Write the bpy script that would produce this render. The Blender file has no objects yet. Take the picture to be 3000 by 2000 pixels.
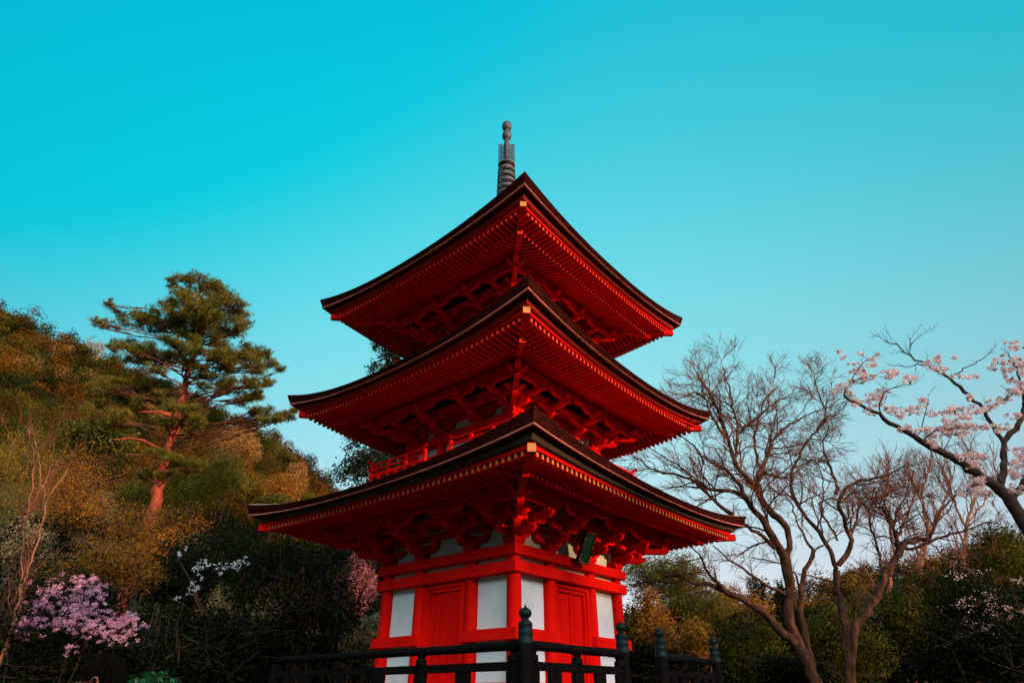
import bpy, math, random
import numpy as np
from mathutils import Vector, Matrix

# ------------------------------------------------------------------ basics
SC = bpy.context.scene
COL = SC.collection
F_PX, PITCH, CAM_Z = 1739.33, math.radians(30.9441), 1.6
CP, SP = math.cos(PITCH), math.sin(PITCH)
PX, PY, PHI = -0.1574, 12.1352, math.radians(39.9785)
BASE_Z = 1.25                      # top of the stone terrace under the pagoda
SUN_EL = math.radians(9.0)
SUN_H = np.array([0.89, -0.456])  # horizontal direction towards the sun
SUN_H = SUN_H / np.linalg.norm(SUN_H)


def P(X, Y, y):
    """real-world point that stands at ground distance y in the direction of a spot of the photograph"""
    a = (X - 1500) / F_PX
    b = (1000 - Y) / F_PX
    d = np.array([a, CP - b * SP, SP + b * CP])
    return np.array([0, 0, CAM_Z]) + d * (y / d[1])


def mpp(pt):
    """metres per photograph pixel at a point"""
    return (pt[1] * CP + (pt[2] - CAM_Z) * SP) / F_PX


def tag(o, label=None, cat=None, group=None, kind=None):
    if label:
        o['label'] = label
    if cat:
        o['category'] = cat
    if group:
        o['group'] = group
    if kind:
        o['kind'] = kind
    return o


def empty(name, loc, rz=0.0, parent=None):
    o = bpy.data.objects.new(name, None)
    o.empty_display_size = 0.2
    o.location = loc
    o.rotation_euler = (0, 0, rz)
    COL.objects.link(o)
    if parent:
        o.parent = parent
    return o


class MB:
    """collects shapes of one part and links them as one mesh object"""

    def __init__(self):
        self.v, self.f, self.m, self.s = [], [], [], []

    def add(self, verts, faces, mi=0, smooth=False):
        b = len(self.v)
        self.v += [tuple(map(float, p)) for p in verts]
        for f in faces:
            self.f.append([b + i for i in f])
            self.m.append(mi)
            self.s.append(smooth)

    def hexa(self, p, mi=0, end=None):
        # p: 8 corners, bottom ring then top ring
        fs = [(3, 2, 1, 0), (4, 5, 6, 7), (0, 1, 5, 4), (1, 2, 6, 5), (2, 3, 7, 6), (3, 0, 4, 7)]
        b = len(self.v)
        self.v += [tuple(map(float, q)) for q in p]
        for i, f in enumerate(fs):
            self.f.append([b + j for j in f])
            self.m.append(end[1] if end and i == end[0] else mi)
            self.s.append(False)

    def box(self, x0, x1, y0, y1, z0, z1, mi=0, end=None):
        self.hexa([(x0, y0, z0), (x1, y0, z0), (x1, y1, z0), (x0, y1, z0),
                   (x0, y0, z1), (x1, y0, z1), (x1, y1, z1), (x0, y1, z1)], mi, end)

    def cbox(self, x0, x1, y0, y1, z0, z1, c=0.008, mi=0):
        """box with chamfered vertical edges and top"""
        def ring(z, e):
            return [(x0 + e + c, y0 + e, z), (x1 - e - c, y0 + e, z), (x1 - e, y0 + e + c, z), (x1 - e, y1 - e - c, z),
                    (x1 - e - c, y1 - e, z), (x0 + e + c, y1 - e, z), (x0 + e, y1 - e - c, z), (x0 + e, y0 + e + c, z)]
        self.loft([ring(z0, c), ring(z0 + c, 0), ring(z1 - c, 0), ring(z1, c)], mi)

    def loft(self, rings, mi=0, smooth=False, cap=True):
        n = len(rings[0])
        vs = [p for r in rings for p in r]
        fs = []
        for i in range(len(rings) - 1):
            for j in range(n):
                k = (j + 1) % n
                fs.append((i * n + j, i * n + k, (i + 1) * n + k, (i + 1) * n + j))
        self.add(vs, fs, mi, smooth)
        if cap:
            self.add(rings[0][::-1], [tuple(range(n))], mi)
            self.add(rings[-1], [tuple(range(n))], mi)

    def lathe(self, prof, cx=0, cy=0, seg=20, mi=0, smooth=True):
        rings = [[(cx + r * math.cos(2 * math.pi * j / seg), cy + r * math.sin(2 * math.pi * j / seg), z)
                  for j in range(seg)] for r, z in prof]
        self.loft(rings, mi, smooth)

    def tube(self, pts, rad, sides=8, mi=0, cap=True):
        pts = np.asarray(pts, float)
        n = len(pts)
        rad = np.broadcast_to(rad, (n,))
        tg = np.gradient(pts, axis=0)
        rings = []
        for i in range(n):
            t = tg[i] / (np.linalg.norm(tg[i]) + 1e-9)
            a = np.cross(t, (0.0, 0.0, 1.0) if abs(t[2]) < 0.9 else (1.0, 0.0, 0.0))
            a /= np.linalg.norm(a)
            b = np.cross(t, a)
            rings.append([tuple(pts[i] + rad[i] * (a * math.cos(2 * math.pi * j / sides) + b * math.sin(2 * math.pi * j / sides)))
                          for j in range(sides)])
        self.loft(rings, mi, True, cap)

    def prism(self, poly, axis, a0, a1, mi=0):
        """extrude a 2-D outline; axis 'x': outline is (y,z), 'y': outline is (x,z)"""
        if axis == 'x':
            r = [[(a, p[0], p[1]) for p in poly] for a in (a0, a1)]
        else:
            r = [[(p[0], a, p[1]) for p in poly] for a in (a0, a1)]
        self.loft(r, mi)

    def mesh(self, name, mats):
        me = bpy.data.meshes.new(name)
        me.from_pydata(self.v, [], self.f)
        for m in (mats if isinstance(mats, (list, tuple)) else [mats]):
            me.materials.append(m)
        me.polygons.foreach_set('material_index', self.m)
        me.polygons.foreach_set('use_smooth', self.s)
        import bmesh
        bm = bmesh.new()
        bm.from_mesh(me)
        bmesh.ops.recalc_face_normals(bm, faces=bm.faces)
        bm.to_mesh(me)
        bm.free()
        return me

    def build(self, name, mats, parent=None, loc=(0, 0, 0), rz=0.0):
        return link(name, self.mesh(name, mats), parent, loc, rz)


def link(name, me, parent=None, loc=(0, 0, 0), rz=0.0):
    o = bpy.data.objects.new(name, me)
    o.location = loc
    o.rotation_euler = (0, 0, rz)
    COL.objects.link(o)
    if parent:
        o.parent = parent
    return o


def np_mesh(name, V, faces, mats, tint=None, smooth=False, midx=None):
    """fast mesh from numpy; faces is an (M,3) or (M,4) int array or a list of such arrays"""
    if not isinstance(faces, list):
        faces = [faces]
    faces = [f for f in faces if len(f)]
    me = bpy.data.meshes.new(name)
    me.vertices.add(len(V))
    me.vertices.foreach_set('co', np.ascontiguousarray(V, dtype=np.float32).ravel())
    li = np.concatenate([f.ravel() for f in faces]).astype(np.int32)
    tot = np.concatenate([np.full(len(f), f.shape[1]) for f in faces]).astype(np.int32)
    st = np.concatenate([[0], np.cumsum(tot)[:-1]]).astype(np.int32)
    me.loops.add(len(li))
    me.loops.foreach_set('vertex_index', li)
    me.polygons.add(len(tot))
    me.polygons.foreach_set('loop_start', st)
    me.polygons.foreach_set('loop_total', tot)
    if smooth:
        me.polygons.foreach_set('use_smooth', np.ones(len(tot), bool))
    for m in (mats if isinstance(mats, (list, tuple)) else [mats]):
        me.materials.append(m)
    if midx is not None:
        me.polygons.foreach_set('material_index', np.asarray(midx, np.int32))
    if tint is not None:
        at = me.attributes.new('tint', 'FLOAT', 'FACE')
        at.data.foreach_set('value', np.asarray(tint, np.float32))
    me.update()
    me.validate()
    return me


# ------------------------------------------------------------------ materials
def new_mat(name):
    m = bpy.data.materials.new(name)
    m.use_nodes = True
    nt = m.node_tree
    return m, nt, nt.nodes['Principled BSDF']


def ramp(nt, src, stops):
    r = nt.nodes.new('ShaderNodeValToRGB')
    el = r.color_ramp.elements
    while len(el) < len(stops):
        el.new(0.5)
    for e, (p, c) in zip(el, stops):
        e.position = p
        e.color = (*c, 1)
    nt.links.new(src, r.inputs[0])
    return r.outputs[0]


def noise(nt, scale, detail=4, rough=0.6, coord='Object', stretch=None):
    tc = nt.nodes.new('ShaderNodeTexCoord')
    n = nt.nodes.new('ShaderNodeTexNoise')
    n.inputs['Scale'].default_value = scale
    n.inputs['Detail'].default_value = detail
    n.inputs['Roughness'].default_value = rough
    if stretch:
        mp = nt.nodes.new('ShaderNodeMapping')
        mp.inputs['Scale'].default_value = stretch
        nt.links.new(tc.outputs[coord], mp.inputs['Vector'])
        nt.links.new(mp.outputs[0], n.inputs['Vector'])
    else:
        nt.links.new(tc.outputs[coord], n.inputs['Vector'])
    return n.outputs['Fac']


def bump(nt, bs, src, strength=0.3, dist=0.01):
    b = nt.nodes.new('ShaderNodeBump')
    b.inputs['Strength'].default_value = strength
    b.inputs['Distance'].default_value = dist
    nt.links.new(src, b.inputs['Height'])
    nt.links.new(b.outputs[0], bs.inputs['Normal'])


def surf(name, c0, c1, scale=6, rough=0.6, spec=0.3, stretch=None, bmp=0.0, bscale=40, bdist=0.01, metal=0.0, mid=None):
    m, nt, bs = new_mat(name)
    n = noise(nt, scale, 5, 0.65, stretch=stretch)
    stops = [(0.3, c0), (0.7, c1)] if mid is None else [(0.25, c0), (0.5, mid), (0.75, c1)]
    nt.links.new(ramp(nt, n, stops), bs.inputs['Base Color'])
    bs.inputs['Roughness'].default_value = rough
    bs.inputs['Specular IOR Level'].default_value = spec
    bs.inputs['Metallic'].default_value = metal
    if bmp:
        bump(nt, bs, noise(nt, bscale, 4, 0.6, stretch=stretch), bmp, bdist)
    return m


def leaf_mat(name, cols, trans=0.3, rough=0.6, spec=0.15):
    """leaf colour varies from leaf to leaf (attribute) and slowly through the plant (noise)"""
    m, nt, bs = new_mat(name)
    at = nt.nodes.new('ShaderNodeAttribute')
    at.attribute_name = 'tint'
    n = noise(nt, 0.9, 3, 0.6)
    mx = nt.nodes.new('ShaderNodeMath')
    mx.operation = 'MULTIPLY_ADD'
    nt.links.new(n, mx.inputs[0])
    mx.inputs[1].default_value = 0.7
    ad = nt.nodes.new('ShaderNodeMath')
    ad.operation = 'MULTIPLY_ADD'
    nt.links.new(at.outputs['Fac'], ad.inputs[0])
    ad.inputs[1].default_value = 0.6
    ad.inputs[2].default_value = -0.15
    nt.links.new(ad.outputs[0], mx.inputs[2])
    k = len(cols)
    c = ramp(nt, mx.outputs[0], [(0.1 + 0.8 * i / max(1, k - 1), q) for i, q in enumerate(cols)])
    nt.links.new(c, bs.inputs['Base Color'])
    bs.inputs['Roughness'].default_value = rough
    bs.inputs['Specular IOR Level'].default_value = spec
    if trans:
        tr = nt.nodes.new('ShaderNodeBsdfTranslucent')
        nt.links.new(c, tr.inputs['Color'])
        mix = nt.nodes.new('ShaderNodeMixShader')
        mix.inputs[0].default_value = trans
        nt.links.new(bs.outputs[0], mix.inputs[1])
        nt.links.new(tr.outputs[0], mix.inputs[2])
        nt.links.new(mix.outputs[0], nt.nodes['Material Output'].inputs['Surface'])
    return m


M = {}
M['red'] = surf('vermilion_paint', (0.42, 0.004, 0.002), (0.76, 0.009, 0.004), 2.2, 0.6, 0.02, stretch=(1, 1, 0.3), bmp=0.12, bscale=55, bdist=0.004, mid=(0.68, 0.006, 0.003))
def piece_variation(m, amount=0.24):
    nt = m.node_tree
    bs = nt.nodes['Principled BSDF']
    src = bs.inputs['Base Color'].links[0].from_socket
    oi = nt.nodes.new('ShaderNodeObjectInfo')
    ma = nt.nodes.new('ShaderNodeMath'); ma.operation = 'MULTIPLY_ADD'
    nt.links.new(oi.outputs['Random'], ma.inputs[0]); ma.inputs[1].default_value = amount; ma.inputs[2].default_value = 1.02 - amount
    vm = nt.nodes.new('ShaderNodeVectorMath'); vm.operation = 'SCALE'
    nt.links.new(src, vm.inputs[0]); nt.links.new(ma.outputs[0], vm.inputs['Scale'])
    nt.links.new(vm.outputs[0], bs.inputs['Base Color'])


piece_variation(M['red'])
M['red_door'] = surf('vermilion_door_paint', (0.46, 0.003, 0.002), (0.66, 0.006, 0.004), 5, 0.6, 0.02, stretch=(3, 3, 0.12), bmp=0.15, bscale=50, bdist=0.004)
M['plaster'] = surf('white_plaster', (0.40, 0.52, 0.55), (0.56, 0.67, 0.69), 2.4, 0.85, 0.1, bmp=0.15, bscale=60, bdist=0.004, mid=(0.53, 0.645, 0.67))
M['bark'] = surf('cypress_bark_thatch', (0.007, 0.0035, 0.0028), (0.060, 0.0095, 0.0068), 5, 0.95, 0.02, stretch=(0.6, 0.6, 14), bmp=0.5, bscale=12, bdist=0.02)
M['slope'] = surf('weathered_bark_thatch', (0.15, 0.10, 0.075), (0.34, 0.25, 0.19), 3, 0.9, 0.1, stretch=(1, 1, 3), bmp=0.4, bscale=14, bdist=0.02)  # weathered bark, made paler to bounce sunlight up to the soffits
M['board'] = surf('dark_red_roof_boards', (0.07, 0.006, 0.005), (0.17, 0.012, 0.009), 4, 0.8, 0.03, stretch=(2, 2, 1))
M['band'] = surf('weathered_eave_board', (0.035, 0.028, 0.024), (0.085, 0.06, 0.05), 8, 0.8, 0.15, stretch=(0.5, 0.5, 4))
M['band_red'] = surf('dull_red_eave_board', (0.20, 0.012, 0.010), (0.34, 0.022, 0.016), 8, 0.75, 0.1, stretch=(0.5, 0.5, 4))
M['rim'] = surf('pale_cedar_strip', (0.24, 0.055, 0.035), (0.50, 0.15, 0.10), 4, 0.7, 0.2, stretch=(1, 1, 5))
M['coral'] = surf('pale_vermilion_paint', (0.82, 0.045, 0.018), (0.95, 0.085, 0.035), 9, 0.5, 0.1)
M['ochre'] = surf('ochre_paint', (0.42, 0.115, 0.018), (0.56, 0.18, 0.030), 9, 0.5, 0.3)
M['gold'] = surf('gilded_metal', (0.36, 0.13, 0.022), (0.55, 0.22, 0.045), 14, 0.5, 0.2, metal=0.0)
M['bronze'] = surf('weathered_bronze', (0.020, 0.020, 0.023), (0.085, 0.078, 0.080), 9, 0.5, 0.35, metal=0.1, bmp=0.1)
M['black'] = surf('black_painted_wood', (0.0016, 0.0013, 0.0011), (0.0050, 0.0040, 0.0034), 7, 0.7, 0.05, stretch=(3, 3, 0.4), bmp=0.35, bscale=35, bdist=0.006)
M['cap'] = surf('green_black_metal_cap', (0.0015, 0.0075, 0.0075), (0.004, 0.016, 0.0155), 9, 0.5, 0.10)
M['plaque'] = surf('dark_green_lacquer', (0.004, 0.045, 0.026), (0.010, 0.085, 0.050), 6, 0.35, 0.4)
M['plaque_rim'] = surf('dark_lacquer_rim', (0.012, 0.008, 0.006), (0.035, 0.02, 0.012), 8, 0.3, 0.5)
M['stone'] = surf('terrace_stone', (0.055, 0.052, 0.045), (0.12, 0.11, 0.10), 3, 0.9, 0.2, bmp=0.3, bscale=14)
M['soil'] = surf('forest_ground', (0.030, 0.026, 0.014), (0.085, 0.062, 0.034), 0.6, 0.95, 0.1, mid=(0.045, 0.042, 0.018))
M['bark_grey'] = surf('grey_brown_tree_bark', (0.012, 0.007, 0.005), (0.14, 0.070, 0.045), 7, 0.95, 0.04, stretch=(1, 1, 0.45), bmp=1.0, bscale=16, bdist=0.05, mid=(0.050, 0.025, 0.016))
M['bark_dark'] = surf('dark_cherry_bark', (0.014, 0.010, 0.009), (0.055, 0.036, 0.030), 9, 0.9, 0.15, bmp=0.7, bscale=18, bdist=0.02)
M['bark_pine'] = surf('red_pine_bark', (0.060, 0.013, 0.008), (0.42, 0.105, 0.052), 4, 0.9, 0.1, stretch=(1, 1, 0.5), bmp=0.8, bscale=9, bdist=0.04, mid=(0.24, 0.048, 0.025))
M['bark_red'] = surf('reddish_twig_bark', (0.14, 0.05, 0.03), (0.26, 0.11, 0.07), 5, 0.9, 0.1)
M['twig'] = surf('red_brown_twigs', (0.075, 0.028, 0.017), (0.21, 0.080, 0.048), 3, 0.9, 0.03)
M['bark_pale'] = surf('pale_pink_birch_bark', (0.16, 0.065, 0.035), (0.30, 0.13, 0.075), 5, 0.8, 0.15, stretch=(1, 1, 0.4))

# ------------------------------------------------------------------ terrain
def smooth(e0, e1, x):
    t = np.clip((x - e0) / (e1 - e0), 0, 1)
    return t * t * (3 - 2 * t)


def ground_h(x, y):
    x = np.asarray(x, float)
    y = np.asarray(y, float)
    z = np.zeros(np.broadcast(x, y).shape)
    # wooded hill to the left and behind the pagoda
    xs = x * 90.0 / np.maximum(y, 40.0)
    zr = np.interp(xs, [-220, -130, -94, -72, -51, -33, -28, -15, 0, 15, 30, 45], [92, 79, 61.5, 51.5, 42, 32.2, 27, 20, 14, 9, 4, 0])
    g = np.clip((y - 21) / 69.0, 0, 1.0) ** 1.05
    z = np.maximum(z, zr * g)
    # low ridge far to the right
    xr = x * 150.0 / np.maximum(y, 80.0)
    zr2 = np.interp(xr, [0, 32, 60, 74, 91, 124, 200], [4, 13, 17, 21, 25, 30, 40])
    z = np.maximum(z, zr2 * smooth(60, 150, y) * smooth(0, 25, xr))
    # hill behind the photographer, which keeps the evening sun off the foot of the pagoda
    q = (x - PX) * SUN_H[0] + (y - PY) * SUN_H[1]
    wl = -(x - PX) * SUN_H[1] + (y - PY) * SUN_H[0]
    side = smooth(16, 50, np.abs(wl))
    z = np.maximum(z, (18.9 - 5.3 * smooth(2.6, 7.5, wl) + 13.0 * side) * smooth(45, 118, q) * (1 - smooth(230, 330, np.abs(wl))))
    # and to the left of the photographer
    z = np.maximum(z, 30.0 * smooth(40, 100, -y) * (1 - smooth(0.2, 0.6, q / (np.hypot(x, y) + 1.0))))
    return z


def build_ground():
    a = np.concatenate([-np.geomspace(1500, 62, 16), np.linspace(-60, 60, 61), np.geomspace(62, 1500, 16)])
    b = np.concatenate([-np.geomspace(1500, 62, 14), np.linspace(-60, 200, 105), np.geomspace(210, 1500, 10)])
    X, Y = np.meshgrid(a, b, indexing='ij')
    Z = ground_h(X, Y)
    rng = np.random.default_rng(3)
    Z = Z + rng.normal(0, 0.25, Z.shape) * (Z > 1.0)
    V = np.stack([X, Y, Z], -1).reshape(-1, 3)
    na, nb = len(a), len(b)
    i, j = np.meshgrid(np.arange(na - 1), np.arange(nb - 1), indexing='ij')
    q = (i * nb + j).ravel()
    F = np.stack([q, q + nb, q + nb + 1, q + 1], -1)
    tag(link('ground', np_mesh('ground', V, F, M['soil'], smooth=True)), 'brown forest floor rising into wooded hills', 'ground', kind='structure')


build_ground()

# ------------------------------------------------------------------ pagoda
PAG = empty('pagoda', (PX, PY, BASE_Z), -PHI)
tag(PAG, 'three storey vermilion and white pagoda with dark curved bark roofs and a bronze spire', 'pagoda')
RZ = [0.0, math.pi / 2, math.pi, -math.pi / 2]     # face turned right of the camera first, face turned left last
VISIBLE = (0, 3)


def zz(z):
    return z - BASE_Z


class PB(MB):
    """shape builder in pagoda coordinates with world heights"""

    def build(self, name, mats, parent=None, loc=(0, 0, 0), rz=0.0, root=PAG):
        self.v = [(x, y, z - BASE_Z) for x, y, z in self.v]
        return MB.build(self, name, mats, parent or root, loc, rz)


def faces4(name, pb, mats, parent=PAG, which=(0, 1, 2, 3)):
    """the part once on each face: one mesh, one object each"""
    pb.v = [(x, y, z - BASE_Z) for x, y, z in pb.v]
    me = pb.mesh(name, mats)
    return [link(name, me, parent, (0, 0, 0), RZ[k]) for k in which]


def mitre(n0, n1, z0, z1, t0=None, t1=None, mi=0):
    """beam along one face (outward = +x), mitred at the corners unless cut at t0 / t1"""
    a0, a1 = (-n0, -n1) if t0 is None else (t0, t0)
    b0, b1 = (n0, n1) if t1 is None else (t1, t1)
    p = PB()
    p.hexa([(n0, a0, z0), (n1, a1, z0), (n1, b1, z0), (n0, b0, z0),
            (n0, a0, z1), (n1, a1, z1), (n1, b1, z1), (n0, b0, z1)], mi)
    return p


# storey data: beam outer half width, top of upper beam, pillar line, inner bay pillar, purlin line and its underside
ST = [dict(hb=1.692, zT=3.725, c=1.53, ti=0.62, nP=2.25, zP=4.36, floor=1.62),
      dict(hb=1.480, zT=6.160, c=1.33, ti=0.54, nP=1.95, zP=6.66, floor=5.50),
      dict(hb=1.300, zT=8.740, c=1.16, ti=0.47, nP=1.78, zP=9.235, floor=8.10)]

# podium and ground storey
p = PB(); p.cbox(-2.0, 2.0, -2.0, 2.0, BASE_Z - 0.05, 1.60, 0.02); p.build('podium', M['stone'])


def pillar_mesh(z0, z1, r):
    b = PB()
    b.lathe([(r, z0), (r, z0 + 0.4 * (z1 - z0)), (r * 0.985, z1 - 0.05), (r * 0.94, z1)], seg=28)
    b.v = [(x, y, z - BASE_Z) for x, y, z in b.v]
    return b.mesh('pillar', M['red'])


def pillars(st, z0, z1, r):
    me = pillar_mesh(z0, z1, r)
    c, ti = st['c'], st['ti']
    pts = [(a, b) for a in (-c, -ti, ti, c) for b in (-c, -ti, ti, c) if max(abs(a), abs(b)) == c]
    for (x, y) in pts:
        link('pillar', me, PAG, (x, y, 0))


s0 = ST[0]
pillars(s0, 1.60, 3.565, 0.118)
faces4('sill_beam', mitre(1.40, 1.665, 1.60, 1.795), M['red'])
faces4('lower_tie_beam', mitre(1.45, 1.690, 3.305, 3.472), M['red'])
faces4('upper_tie_beam', mitre(1.45, 1.692, 3.567, 3.725), M['red'])
for (a, b) in ((None, -0.52), (0.52, None)):
    faces4('waist_beam', mitre(1.45, 1.688, 2.352, 2.512, a, b), M['red'])
NW = 1.50
for sgn in (-1, 1):
    for z0, z1 in ((2.512, 3.305), (1.795, 2.352)):
        q = PB()
        t = sorted((sgn * 0.62, sgn * 1.53))
        q.box(NW - 0.05, NW, t[0], t[1], z0, z1)
        faces4('wall_panel', q, M['plaster'])
    q = PB(); t = sorted((sgn * 0.62, sgn * 1.53)); q.box(NW - 0.05, NW + 0.02, t[0], t[1], 3.472, 3.567)
    faces4('frieze_panel', q, M['plaster'])
q = PB(); q.box(NW - 0.05, NW + 0.02, -0.62, 0.62, 3.472, 3.567); faces4('frieze_panel', q, M['plaster'])
# doors: frame, two plank leaves with a cover strip
q = PB()
for sgn in (-1, 1):
    t = sorted((sgn * 0.43, sgn * 0.60)); q.box(1.42, 1.585, t[0], t[1], 1.795, 3.305)
    t = sorted((sgn * 0.375, sgn * 0.43)); q.box(1.42, 1.555, t[0], t[1], 1.795, 3.225)
q.box(1.42, 1.585, -0.43, 0.43, 3.225, 3.305)
q.box(1.42, 1.548, -0.375, 0.375, 3.165, 3.225)
frames = faces4('door', q, M['red'])
lm = []
for sgn in (-1, 1):
    q = PB()
    xs = np.linspace(0.012, 0.372, 4)
    for i in range(3):
        t = sorted((sgn * (xs[i] + 0.0015), sgn * (xs[i + 1] - 0.0015)))
        q.box(1.44, 1.500 + 0.0025 * (i % 2), t[0], t[1], 1.80, 3.165)
    if sgn > 0:
        q.box(1.45, 1.522, -0.022, 0.022, 1.80, 3.165)
    q.v = [(x, y, z - BASE_Z) for x, y, z in q.v]
    me = q.mesh('door_leaf', M['red_door'])
    for fr in frames:
        o = link('door_leaf', me, fr)

# upper bodies: pillars, beam, plaster
for k in (1, 2):
    st = ST[k]
    pillars(st, st['floor'] - 0.6, st['zT'] - 0.16, 0.10)
    c, hb, zT = st['c'], st['hb'], st['zT']
    q = PB(); q.box(c - 0.10, c - 0.03, -c, c, st['floor'] - 0.6, zT - 0.15); faces4('wall_panel', q, M['plaster'])
    faces4('tie_beam', mitre(c - 0.08, hb, zT - 0.160, zT), M['red'])
    faces4('tie_beam', mitre(c - 0.08, hb - 0.02, zT - 0.52, zT - 0.38), M['red'])

# ------------------------------------------------ brackets
def arm_poly(t0, t1, z0, z1):
    """bracket arm outline with upturned rounded ends"""
    h = z1 - z0
    L = min(0.16, (t1 - t0) * 0.3)
    return [(t0 + L, z0), (t1 - L, z0), (t1 - 0.5 * L, z0 + 0.12 * h), (t1 - 0.15 * L, z0 + 0.42 * h), (t1, z1 - 0.22 * h), (t1, z1),
            (t0, z1), (t0, z1 - 0.22 * h), (t0 + 0.15 * L, z0 + 0.42 * h), (t0 + 0.5 * L, z0 + 0.12 * h)]


def half_arm(n0, n1, z0, z1):
    h = z1 - z0
    L = 0.15
    return [(n0, z0), (n1 - L, z0), (n1 - 0.5 * L, z0 + 0.12 * h), (n1 - 0.15 * L, z0 + 0.42 * h), (n1, z1 - 0.22 * h), (n1, z1), (n0, z1)]


def block(pb, x, y, z0, z1, w=0.12):
    m = z0 + 0.42 * (z1 - z0)
    def sq(z, e):
        return [(x - e, y - e, z), (x + e, y - e, z), (x + e, y + e, z), (x - e, y + e, z)]
    pb.loft([sq(z0, w * 0.34), sq(m, w * 0.5), sq(z1, w * 0.5)])


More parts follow.
